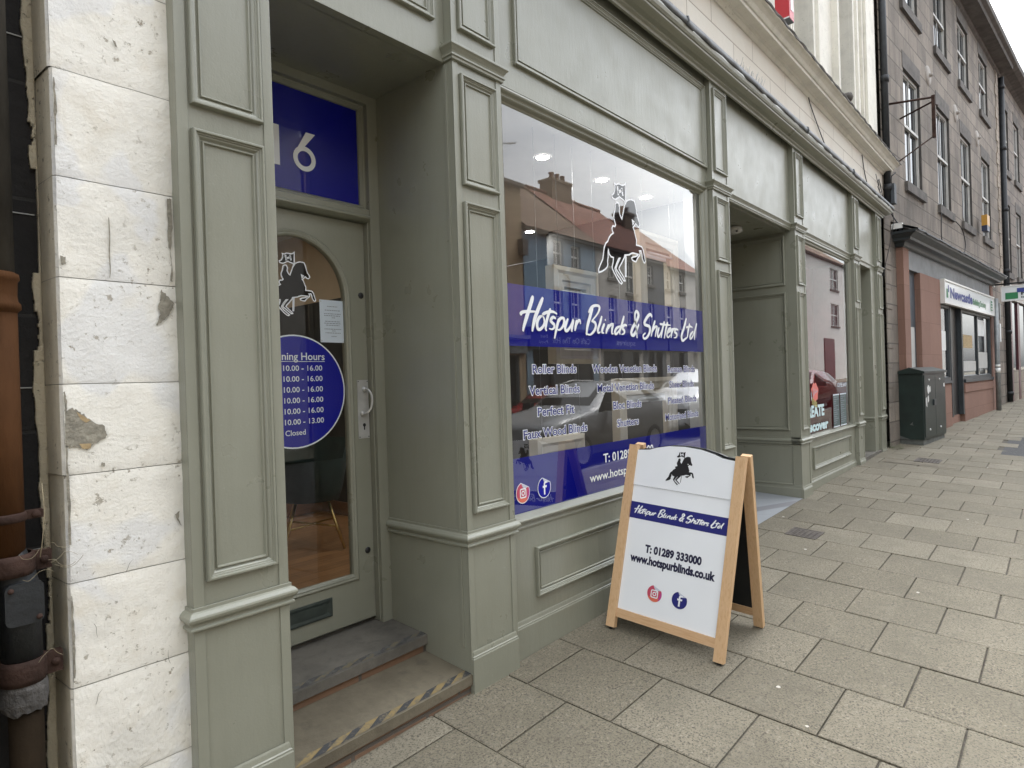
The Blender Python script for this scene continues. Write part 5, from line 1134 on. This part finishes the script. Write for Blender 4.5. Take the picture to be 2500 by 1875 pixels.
for pts in ([(-.46, .98), (-.40, 1.02), (-.34, 1.0), (-.33, .90), (-.40, .86), (-.45, .90)], [(-.33, .98), (-.26, 1.0), (-.25, .90), (-.31, .88)], [(-.56, .80), (-.50, .82), (-.49, .64), (-.55, .66)], [(-.46, .82), (-.39, .84), (-.38, .74), (-.45, .72)], [(.60, 1.03), (.68, 1.03), (.68, .96), (.60, .96)]):
    b = B(); b.poly(FC, [(u + rnd.uniform(-.008, .008), v + rnd.uniform(-.008, .008)) for u, v in pts]); b.obj('torn_sticker', STICKER, CA, local=True)
b = B(); b.poly(Frame((-.661, 0, 0), (0, -1, 0), (0, 0, 1), (-1, 0, 0)), [(-.20, .101), (-.20, .17), (-.10, .13), (-.02, .101)]); b.poly(Frame((-.661, 0, 0), (0, -1, 0), (0, 0, 1), (-1, 0, 0)), [(-.02, .35), (.03, .40), (.02, .36), (.04, .34)]); b.obj('scrape', CABPLINTH, CA, local=True)

# ------------------------------------------------------------------ pavement sign (stands square to the sloping paving)
PS = thing('pavement_sign', (3.497, 1.745, gz(3.497, 1.745)), 'pine framed white A-board with blue band standing on the paving', 'pavement sign')
PS.rotation_euler = (math.atan(.06), -math.atan(.022), 0)
lean = math.atan2(.262, 1.07)
def leaf(sgn):                                               # frame of one leaf: u across, v up the leaf, w outward
    return Frame((sgn * .302, 0, 0), (0, sgn * 1.0, 0), (-sgn * math.sin(lean), 0, math.cos(lean)), (sgn * math.cos(lean), 0, math.sin(lean)))
FA, FBk = leaf(-1), leaf(1)
def rail(parent, F, u0, u1, v0, v1, w0, w1, mat, name):
    b = B(); b.fbox(F, u0, u1, v0, v1, w0, w1); return b.obj(name, mat, parent, local=True)
for F, sd_ in ((FA, 0), (FBk, 1)):
    rail(PS, F, -.362, -.306, .012, 1.108, -.022, .012, PINE, 'leg'); rail(PS, F, .306, .362, .012, 1.108, -.022, .012, PINE, 'leg')
    rail(PS, F, -.3058, .3058, .078, .128, -.018, .006, PINEX, 'bottom_rail')
    for u in (-.334, .334):
        b = B(); b.lathe(Frame(F(u, .012, -.005), (1, 0, 0), (0, 1, 0), (0, 0, -1)), [(.012, -.004), (.014, .004), (.012, .014), (0, .016)], 10); b.obj('rubber_foot', BLACKINK, PS, local=True)
archp = [(-.305, .1285), (.305, .1285), (.305, 1.080), (.262, 1.084), (.225, 1.088), (.18, 1.104), (.10, 1.122), (0, 1.128), (-.10, 1.122), (-.18, 1.104), (-.225, 1.088), (-.262, 1.084), (-.305, 1.080)]
b = B(); b.extrude(FBk, archp, -.014, -.004); b.obj('chalkboard', BLACKPAINT, PS, local=True)
lowp = [(-.305, .1285), (.305, .1285), (.305, .866), (-.305, .866)]
b = B(); b.extrude(FA, lowp, -.012, -.003); PNL = b.obj('sign_panel', BOARDWHITE, PS, local=True)
topp = [(-.305, .8665)] + [(.305, .8665)] + archp[2:]
b = B(); b.extrude(FA, topp, -.009, .002); HDR = b.obj('header_panel', BOARDWHITE, PS, local=True)
b = B(); b.extrude(FA, [(u, v + .006 if v > 1 else v) for u, v in archp], -.020, -.0125); b.obj('backing_board', BLACKPAINT, PS, local=True)
b = B(); b.tube([FA(-.372, .80, -.01), FA(-.352, .80, -.005)], .012, 8); b.obj('hinge_bolt', BLACKINK, PS, local=True)
FT = Frame(FA(0, 0, 0), FA.U, FA.V, FA.N)
b = B(); b.poly(FT, rect(-.305, .305, .668, .766), -.0022); b.obj('blue_band', NAVYINK, PNL, local=True)
b = B(); script(b, FT, -.277, .690, .556, 1.0, 28, -.0012); b.obj('shop_name_lettering', BOARDWHITE, PNL, local=True)
b = B(); text(b, FT, "T: 01289 333000", -.175, .177, .485, .041, -.002, .05); b.obj('contact_lettering', DARKINK, PNL, local=True); b = B(); text(b, FT, "www.hotspurblinds.co.uk", -.265, .263, .418, .044, -.002, .05); b.obj('contact_lettering', DARKINK, PNL, local=True)
def local_obj(fn, *a):
    fn(*a)
_o = B.obj
def _loc(self, name, mats, parent=None, local=False, tone=None): return _o(self, name, mats, parent, True, tone)
B.obj = _loc
sticker_camera(FT, -.080, .266, .046, PNL, -.0022, ring=False); sticker_f(FT, .075, .267, .046, PNL, -.0022, ring=False, fill=NAVYINK)
horse(FT, -.097, .902, .198, HDR, .0028)
B.obj = _o

# ------------------------------------------------------------------ inside the shop
def struct(name, b, mat): return tag(b.obj(name, mat), kind='structure')
b = B(); b.box(1.21, 5.50, 2.93, 8.0, .20, .292); b.box(5.501, 6.6, 4.25, 8.0, .20, .292); struct('shop_floor', b, BOARDS)
b = B(); b.box(2.50, 5.43, 2.34, 2.929, .20, .74); struct('window_bounce_stage', b, OFFWHITE)  # hidden behind the blue band; whitened to bounce light onto the ceiling
b = B(); b.box(5.10, 5.158, 2.325, 2.44, .741, 3.150); struct('window_return', b, OFFWHITE)
b = B(); b.box(2.15, 5.50, 2.325, 3.50, 3.155, 3.22); struct('window_ceiling', b, OFFWHITE)
b = B(); b.box(2.15, 6.6, 3.501, 8.0, 3.155, 3.22); b.box(1.0, 2.149, 2.95, 8.0, 3.155, 3.22); struct('shop_ceiling', b, OFFWHITE)
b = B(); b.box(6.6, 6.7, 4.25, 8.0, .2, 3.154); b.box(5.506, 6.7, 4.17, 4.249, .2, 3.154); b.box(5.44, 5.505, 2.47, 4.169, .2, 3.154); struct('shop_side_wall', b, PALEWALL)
b = B(); b.box(1.0, 6.7, 8.0, 8.1, 2.3, 3.154); struct('shop_back_wall', b, MUDCREAM)
b = B(); b.box(1.0, 6.7, 7.99, 8.1, .2, 2.299); struct('dark_back_wall', b, DARKWALL)
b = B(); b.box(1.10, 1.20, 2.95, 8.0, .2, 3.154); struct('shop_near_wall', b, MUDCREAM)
b = B(); b.box(2.45, 2.55, 2.82, 3.25, .292, 3.154); struct('shop_nib_wall', b, MUDCREAM)
b = B(); b.box(3.55, 3.62, 5.2, 8.0, 2.42, 3.154); struct('partition_wall', b, MUDCREAM)
b = B(); b.box(3.55, 3.62, 5.2, 8.0, .292, 2.419); struct('partition_panelling', b, DARKWALL)
b = B(); b.box(3.53, 3.549, 5.2, 8.0, .292, .42); struct('skirting', b, SKIRTWOOD)
b = B(); b.box(1.4, 2.08, 2.97, 3.62, .2925, .297); o = b.obj('door_mat', BLACKPAINT); tag(o, 'dark door mat on the boards just inside the glass door', 'door mat')
ct = thing('counter', (3.2, 6.2, .29), 'low oak counter behind the green chair seen through the door', 'counter')
b = B(); b.box(3.0, 3.54, 5.7, 7.2, .30, 1.25); b.obj('counter_body', SKIRTWOOD, ct); b = B(); b.box(2.96, 3.54, 5.66, 7.24, 1.2505, 1.29); b.obj('counter_top', SKIRTWOOD, ct)
ch = thing('chair', (2.72, 4.55, .292), 'dark green velvet bucket chair on slim brass legs behind the glass door', 'chair', rz=R(-30))
b = B(); n = 20; ringp = []
for k in range(5):
    t = k / 4; zz = .34 + .50 * t; r = .22 + .075 * math.sin(t * 1.6); ringp.append([(r * math.cos(2 * math.pi * i / n), r * math.sin(2 * math.pi * i / n), zz - (.14 * t if math.sin(2 * math.pi * i / n) < -.35 else 0) + .03 * (1 - t)) for i in range(n)])
for a in range(4):
    for i in range(n): b.face([ringp[a][i], ringp[a][(i + 1) % n], ringp[a + 1][(i + 1) % n], ringp[a + 1][i]], smooth=True)
b.face(ringp[0]); b.obj('seat_shell', GREENVELVET, ch, local=True)
b = B(); b.lathe(Frame((0, 0, .46), (1, 0, 0), (0, 1, 0), (0, 0, 1)), [(.0, .03), (.19, .02), (.215, -.02), (.0, -.03)], 20); b.obj('cushion', GREENVELVET, ch, local=True)
for sx, sy in ((1, 1), (1, -1), (-1, 1), (-1, -1)):
    b = B(); b.tube([(.12 * sx, .12 * sy, .36), (.23 * sx, .23 * sy, 0)], .011, 8); b.obj('leg', BRASS, ch, local=True)
b = B(); b.tube([(.18 * 1, .18, .17), (-.18, -.18, .17)], .008, 6); b.tube([(.18, -.18, .17), (-.18, .18, .17)], .008, 6); b.obj('cross_brace', BRASS, ch, local=True)
def display(x0, x1, y, z0, z1, label, sill=False):
    t = thing('display_frame', ((x0 + x1) / 2, y, z0), label, 'window sample', 'cream sample window frames in the shop window')
    b = B(); b.sweep(front(y), rect(x0, x1, z0, z1), [(0, -.05), (0, .02), (.03, .03), (.05, .02), (.09, .02), (.10, .008), (.13, .004), (.14, -.05)]); b.obj('sample_frame', CREAMFRAME, t)
    b = B(); b.box(x0 + .15, x1 - .15, y + .02, y + .03, z1 - .20, z1 - .14); b.tube([((x0 + x1) / 2 - .2, y - .02, z1 - .17), ((x0 + x1) / 2 + .2, y - .02, z1 - .17)], .012, 8); b.obj('blind_roll', OFFWHITE, t)
    for xx in (x0 + .05, x1 - .05):
        b = B(); b.tube([(xx, y - .02, z1), (xx, y - .02, 3.155)], .0015, 4); b.obj('hanging_wire', GALV, t)
display(4.44, 5.10, 2.52, 1.80, 2.72, 'upper cream sample window frame hanging near the rider emblem')
display(4.13, 5.08, 2.56, .78, 1.545, 'wide cream sample window frame standing behind the product list')
display(3.28, 3.80, 2.50, 1.655, 2.30, 'cream sample window frame showing below the blue name band')
display(3.08, 3.60, 2.52, .76, 1.175, 'low cream sample window frame just above the lower blue band')
for k, (x, y) in enumerate([(3.60, 2.79), (4.36, 2.785), (5.07, 2.78), (5.28, 4.30), (4.05, 4.30), (2.0, 4.6), (2.2, 6.2), (4.5, 6.0)]):
    t = thing('downlight', (x, y, 3.154), ['recessed ceiling downlight high at the glass corner of the window', 'ceiling downlight above the rider flag', 'ceiling downlight above the rider horse head', 'deeper ceiling downlight low over the shop interior', 'dim ceiling downlight in the middle of the shop', 'ceiling downlight above the door mat', 'ceiling downlight over the oak counter', 'ceiling downlight at the far back of the shop'][k], 'downlight', 'recessed downlights in the shop ceiling')
    b = B(); b.lathe(Frame((x, y, 3.1545), (1, 0, 0), (0, 1, 0), (0, 0, -1)), [(.062, 0), (.062, .005), (.048, .006), (.046, .002)], 20); b.obj('trim_ring', WHITEPAINT, t)
    b = B(); b.poly(Frame((x, y, 3.1525), (1, 0, 0), (0, 1, 0), (0, 0, -1)), circ(0, 0, .046, 20)); b.obj('lamp_face', LAMPGLOW, t)

# ------------------------------------------------------------------ the opposite side of the street (seen mirrored in the glass)
YO = -9.5
def fz2(x): return .022 * x - .011 - .06 * 3.95 - .12
ground_sheet('far_pavement', -40, 110, YO - .3, -7.6, .0, SLAB, fz=lambda x, y: fz2(x) + .10)
def opp(name, x0, x1, z1, mat, label, wins, roof=None, ridge=0, shop=None, chim=(), eav=TRIMSTONE, dep=7.0, winmat=WHITEPAINT, cat='building', gable=False, front_y=YO):
    """house facing +y; local u runs towards -x from x1"""
    t = thing(name, (x1, front_y, 0), label, cat, 'terrace across the street', rz=math.pi); w = x1 - x0; g = fz2(x0) - .6
    loc = [(x1 - b_, x1 - a_, c, d) for a_, b_, c, d in wins]
    holes = list(loc)
    if shop: holes.append((.35, w - .35, fz2(x0) + .55, shop[0] - .05))
    b = B(); b.wall(L0, 0, w, g, z1, holes, .18); b.box(0, w, .182, dep, g, z1 - .001); b.obj('wall', mat, t, local=True)
    for a_, c_, d_, e_ in loc:
        b = B(); F = Frame((0, .13, 0)); b.sweep(F, rect(a_, c_, d_, e_), [(0, 0), (0, .03), (.06, .03), (.07, 0)]); b.fbox(F, a_, c_, (d_ + e_) / 2 - .03, (d_ + e_) / 2 + .03, 0, .045); b.fbox(F, (a_ + c_) / 2 - .015, (a_ + c_) / 2 + .015, d_, e_, 0, .02)
        o = b.obj('sash_window', winmat, t, local=True); b = B(); b.poly(Frame((0, .14, 0)), rect(a_, c_, d_, e_)); b.obj('pane', FARGLASS, o, local=True)
        b = B(); b.box(a_ - .09, c_ + .09, -.07, .03, d_ - .13, d_ - .001); b.obj('sill', eav, o, local=True)
    b = B(); b.box(-.02, w + .02, -.16, .0, z1 - .10, z1 + .02); b.obj('eaves_gutter', eav, t, local=True)
    if roof:
        b = B(); hd = dep / 2
        b.face([(-.05, -.2, z1 + .01), (w + .05, -.2, z1 + .01), (w + .05, hd, ridge), (-.05, hd, ridge)]); b.face([(-.05, dep + .2, z1 + .01), (w + .05, dep + .2, z1 + .01), (w + .05, hd, ridge), (-.05, hd, ridge)])
        b.tube([(-.05, hd, ridge + .02), (w + .05, hd, ridge + .02)], .10, 8); b.obj('roof', roof, t, local=True)
        b = B()
        for xx in (0, w): b.face([(xx, 0, z1), (xx, dep, z1), (xx, hd, ridge - .05)])
        b.obj('gable', mat, t, local=True)
    for (cx, cw, ch_) in chim:
        b = B(); hd = dep / 2; u = x1 - cx; b.box(u - cw / 2, u + cw / 2, hd - .35, hd + .35, ridge - .6, ridge + ch_); b.box(u - cw / 2 - .06, u + cw / 2 + .06, hd - .41, hd + .41, ridge + ch_, ridge + ch_ + .13)
        o = b.obj('chimney', CHIMBRICK, t, local=True)
        for k in range(max(1, int(cw / .45))):
            b = B(); b.lathe(Frame((u - cw / 2 + .22 + .42 * k, hd, ridge + ch_ + .13), (1, 0, 0), (0, 1, 0), (0, 0, 1)), [(.13, 0), (.11, .3), (.13, .32), (.13, .38), (.08, .38)], 10); b.obj('chimney_pot', PANTILE, o, local=True)
    if shop:
        zt, zb, smat, words = shop[1], shop[0], shop[2], shop[3]
        b = B(); b.box(.06, w - .06, -.14, -.001, zb, zt); o = b.obj('shop_fascia', smat, t, local=True)
        b = B(); b.box(0, w, -.26, -.001, zt + .001, zt + .12); b.obj('shop_cornice', smat, o, local=True)
        for tx, a_, c_, vv, cap in words:
            b = B(); text(b, Frame((0, -.142, 0)), tx, a_, c_, vv, cap, 0, .01); b.obj('fascia_lettering', SIGNTEXT, o, local=True)
        b = B(); b.poly(Frame((0, .15, 0)), rect(.35, w - .35, fz2(x0) + .55, zb - .05)); b.obj('shop_window', FARGLASS, t, local=True)
        b = B(); n = max(2, int(w / 1.3))
        for k in range(n + 1): u = .35 + (w - .7) * k / n; b.box(u - .05, u + .05, .02, .14, fz2(x0) + .0, zb - .05)
        b.obj('shop_mullions', smat, t, local=True)
    return t
opp('buff_building', 9.2, 16.85, 8.35, BUFFHOUSE, 'buff rendered building with a flat parapet opposite the shop door', [(10.2, 11.1, 5.6, 7.3), (12.3, 13.2, 5.6, 7.3), (14.4, 15.3, 5.6, 7.3), (10.2, 11.1, 3.4, 4.9), (12.3, 13.2, 3.4, 4.9)], shop=(2.5, 3.0, GREYPAINT, []))
b = B(); b.box(16.62, 16.90, YO - .01, YO + .22, 5.9, 6.45); o = b.obj('corbel', TRIMSTONE); tag(o, 'dark carved stone bracket on the edge of the buff building', 'bracket')
opp('blue_house', 16.90, 21.40, 6.93, BLUEHOUSE, 'pale blue rendered house with brown tiled roof above the cafe', [(18.62, 19.25, 5.83, 6.76), (19.75, 20.38, 5.83, 6.70), (18.56, 19.14, 3.86, 5.02), (19.70, 20.30, 3.86, 5.02)], BROWNTILE, 9.95, (2.72, 3.32, CAFEBLUE, [("Café On The Hill", .75, 3.15, 2.90, .22), ("Bed", 3.45, 3.85, 3.08, .11), ("Food", 3.45, 3.95, 2.88, .11)]), [(18.4, 1.7, .75)])
opp('grey_house', 21.44, 25.0, 6.93, GREYHOUSE, 'pale grey rendered house with red pantile roof and stone trim', [(22.35, 22.95, 5.72, 6.66), (23.75, 24.55, 5.2, 6.66), (22.3, 22.95, 3.8, 5.0), (23.8, 24.5, 3.8, 5.0)], PANTILE, 10.05, (2.72, 3.32, CAFEBLUE, [("squires", .9, 2.4, 2.92, .22)]), [(23.6, 1.5, .55)])
opp('dark_house', 25.04, 27.14, 6.86, DARKHOUSE, 'narrow dark grey rendered house under red pantiles', [(25.6, 26.15, 5.74, 6.62), (25.6, 26.15, 3.8, 4.95)], PANTILE, 10.0, (2.75, 3.32, CAFEBLUE, []))
opp('stone_house', 27.18, 31.0, 6.72, GREYHOUSE, 'long pale grey house at the end of the red pantile row', [(27.35, 27.95, 5.7, 6.6), (28.7, 29.3, 5.66, 6.6), (27.35, 27.95, 3.8, 4.95), (28.7, 29.3, 3.8, 4.95)], PANTILE, 9.7, (2.75, 3.32, CAFEBLUE, []), [(29.6, 1.0, .5)])
opp('white_house', 46.3, 57, 9.9, WHITEHOUSE, 'tall white rendered house with brown door and multi paned sashes', [(51.9, 54.0, 7.8, 9.4), (51.9, 54.0, 5.0, 6.7)], BROWNTILE, 12.8)
b = B(); b.box(49.9, 52.4, YO - .01, YO + .06, .6, 4.0); o = b.obj('house_door', PLUM); tag(o, 'dark plum front door of the white rendered house', 'door')
opp('row_house', 31.1, 46.2, 7.2, BUFFHOUSE, 'low buff terrace between the pantile row and the white house', [(33, 33.8, 5.2, 6.6), (36, 36.8, 5.2, 6.6), (39, 39.8, 5.2, 6.6), (33, 33.8, 2.4, 3.8), (36, 36.8, 2.4, 3.8), (39, 39.8, 2.4, 3.8)], BROWNTILE, 8.4, front_y=YO - 3)
opp('row_house', -2, 9.1, 8.6, GREYHOUSE, 'grey terrace added to close off the sky facing the drainpipe end of the shop', [(0, 1, 5.6, 7.2), (3, 4, 5.6, 7.2), (6, 7, 5.6, 7.2), (0, 1, 3.0, 4.6), (3, 4, 3.0, 4.6), (6, 7, 3.0, 4.6)], BROWNTILE, 11.0)  # added to block sky light from across the street
opp('row_house', -16, -2.1, 8.0, BUFFHOUSE, 'unseen buff terrace added to close off the sky at the near end of the street', [(-14, -13, 5.0, 6.6), (-11, -10, 5.0, 6.6), (-8, -7, 5.0, 6.6), (-5, -4, 5.0, 6.6)], BROWNTILE, 10.6)  # out of view, added to block low sky light
ar = thing('roof_aerial', (19.5, YO - 3.4, 10.6), 'thin television aerial beside the wide chimney of the blue house', 'aerial')
b = B(); b.tube([(0, 0, -.8), (-.12, 0, .9)], .02, 6); b.tube([(-.3, 0, .75), (1.2, 0, 1.15)], .015, 5)
for k in range(9): b.tube([(-.2 + .16 * k, -.22, .78 + .043 * k), (-.2 + .16 * k, .22, .78 + .043 * k)], .008, 4)
b.obj('mast_and_rods', GALV, ar, local=True)
b = B(); b.tube([(19.55, YO + .03, 2.9), (19.55, YO + .03, 5.35), (19.40, YO + .03, 5.5), (19.2, YO + .02, 5.52)], .035, 8); tag(b.obj('waste_pipe', PIPEBLACK), 'black waste pipe bent across the pale blue house', 'drainpipe')

# ------------------------------------------------------------------ parked cars (seen mirrored)
def car(name, x, y, label, paint, st, length, wheels, rz, rails=False, wr=.34):
    """st: stations (x, z bottom, z belt, z top, half width belt, half width top), x from the nose"""
    g = gz(x, KY) - .115
    t = thing(name, (x, y, g), label, 'car', 'parked cars', rz=rz)
    def ring(s):
        xx, zb, zl, zt, wb, wt = s
        return [(xx, -wb * .92, zb), (xx, -wb * 1.0, zb + .16), (xx, -wb * 1.02, (zb + zl) / 2 + .05), (xx, -wb, zl), (xx, -wt, zt - .05 * (zt - zl > .2)), (xx, -wt * .72, zt), (xx, wt * .72, zt), (xx, wt, zt - .05 * (zt - zl > .2)), (xx, wb, zl), (xx, wb * 1.02, (zb + zl) / 2 + .05), (xx, wb, zb + .16), (xx, wb * .92, zb)]
    rs = [ring(s) for s in st]; b = B()
    for a, c in zip(rs, rs[1:]):
        for i in range(11): b.face([a[i], c[i], c[i + 1], a[i + 1]], smooth=True)
    b.face(rs[0]); b.face(rs[-1]); b.obj('body', paint, t, local=True)
    gs = [s for s in st if s[3] - s[2] > .36]; i0 = st.index(gs[0]); i1 = st.index(gs[-1])
    for sg_ in (-1, 1):
        def pt(s, f): return (s[0], sg_ * (s[4] + (s[5] - s[4]) * f + .006), s[2] + (s[3] - .05 - s[2]) * f)
        lo = [pt(st[i0 - 1], .15)] + [pt(s, .07) for s in gs]; hi = [pt(s, .90) for s in gs]
        b = B(); b.face(lo + hi[::-1]); b.obj('side_window', CARGLASS, t, local=True)
        b = B(); m = st[i0 - 1]; mx = m[0] + .22; b.box(mx - .06, mx + .09, sg_ * (m[4] + .03), sg_ * (m[4] + .24), m[2] + .04, m[2] + .20); b.obj('wing_mirror', CARPLASTIC, t, local=True)
        if rails:
            b = B(); b.tube([(s[0], sg_ * s[5] * .9, s[3] + (.035 if 0 < k < len(gs) - 1 else 0)) for k, s in enumerate(gs)], .018, 6); b.obj('roof_rail', STEEL, t, local=True)
        for wxp in wheels:
            b = B(); b.lathe(Frame((wxp, sg_ * (st[len(st) // 2][4] - .10), wr), (1, 0, 0), (0, 0, 1), (0, sg_, 0)), [(.0, -.1), (wr - .02, -.1), (wr, -.06), (wr, .09), (wr - .03, .115), (wr * .68, .115)], 22); w_ = b.obj('wheel', TYRE, t, local=True)
            b = B(); b.lathe(Frame((wxp, sg_ * (st[len(st) // 2][4] - .10), wr), (1, 0, 0), (0, 0, 1), (0, sg_, 0)), [(wr * .68, .112), (wr * .6, .10), (wr * .2, .11), (0, .12)], 12); b.obj('rim', STEEL, w_, local=True)
    a, c = st[i0 - 1], gs[0]
    b = B(); b.face([(a[0] + .04, -a[5] * .95, a[3] + .03), (a[0] + .04, a[5] * .95, a[3] + .03), (c[0] - .02, c[5] * .9, c[3] - .02), (c[0] - .02, -c[5] * .9, c[3] - .02)]); b.obj('windscreen', CARGLASS, t, local=True)
    b = B(); b.box(st[0][0] - .01, st[0][0] + .12, -.72, -.45, st[0][2] - .10, st[0][2] + .03); b.obj('headlight', FARGLASS, t, local=True)
    b = B(); b.box(st[0][0] - .01, st[0][0] + .12, .45, .72, st[0][2] - .10, st[0][2] + .03); b.obj('headlight', FARGLASS, t, local=True)
    return t
SUV = [(0, .40, .66, .80, .72, .62), (.12, .28, .76, .90, .84, .72), (.55, .26, .90, 1.02, .91, .76), (1.25, .25, 1.00, 1.11, .93, .74), (1.45, .25, 1.03, 1.16, .935, .72), (2.15, .25, 1.07, 1.60, .94, .63), (2.7, .25, 1.09, 1.655, .94, .64), (3.5, .26, 1.13, 1.63, .93, .63), (4.0, .28, 1.17, 1.57, .91, .60), (4.32, .32, 1.15, 1.26, .88, .60), (4.46, .42, .95, 1.05, .84, .64), (4.50, .45, .75, .80, .80, .7)]
HATCH = [(0, .36, .58, .70, .66, .56), (.12, .24, .66, .78, .78, .64), (.9, .22, .82, .92, .84, .68), (1.1, .22, .86, .98, .85, .66), (1.75, .22, .92, 1.42, .85, .58), (2.3, .22, .94, 1.48, .85, .59), (3.1, .23, .97, 1.43, .84, .57), (3.6, .26, 1.0, 1.38, .82, .55), (3.9, .30, .98, 1.06, .80, .56), (4.0, .40, .8, .86, .76, .6)]
def scale_st(st, kx, kz): return [(a * kx, b_, c * kz, d * kz, e, f) for a, b_, c, d, e, f in st]
car('parked_car', 9.0, -3.25, 'dark grey estate car with roof rails mirrored large in the shop window', CARGREY, SUV, 4.5, (.85, 3.62), 0, True)
car('parked_car', 14.9, -3.35, 'white tall car parked behind the dark grey estate car', CARWHITE, scale_st(SUV, .98, 1.08), 4.4, (.85, 3.5), 0)
car('parked_car', 12.6, -6.55, 'red hatchback on the far side of the road', CARRED, HATCH, 4.0, (.75, 3.2), 0, False, .30)
car('parked_car', 22.7, -3.2, 'red car farther up the road near the small tinted window', CARRED, HATCH, 4.0, (.75, 3.2), 0, False, .30)
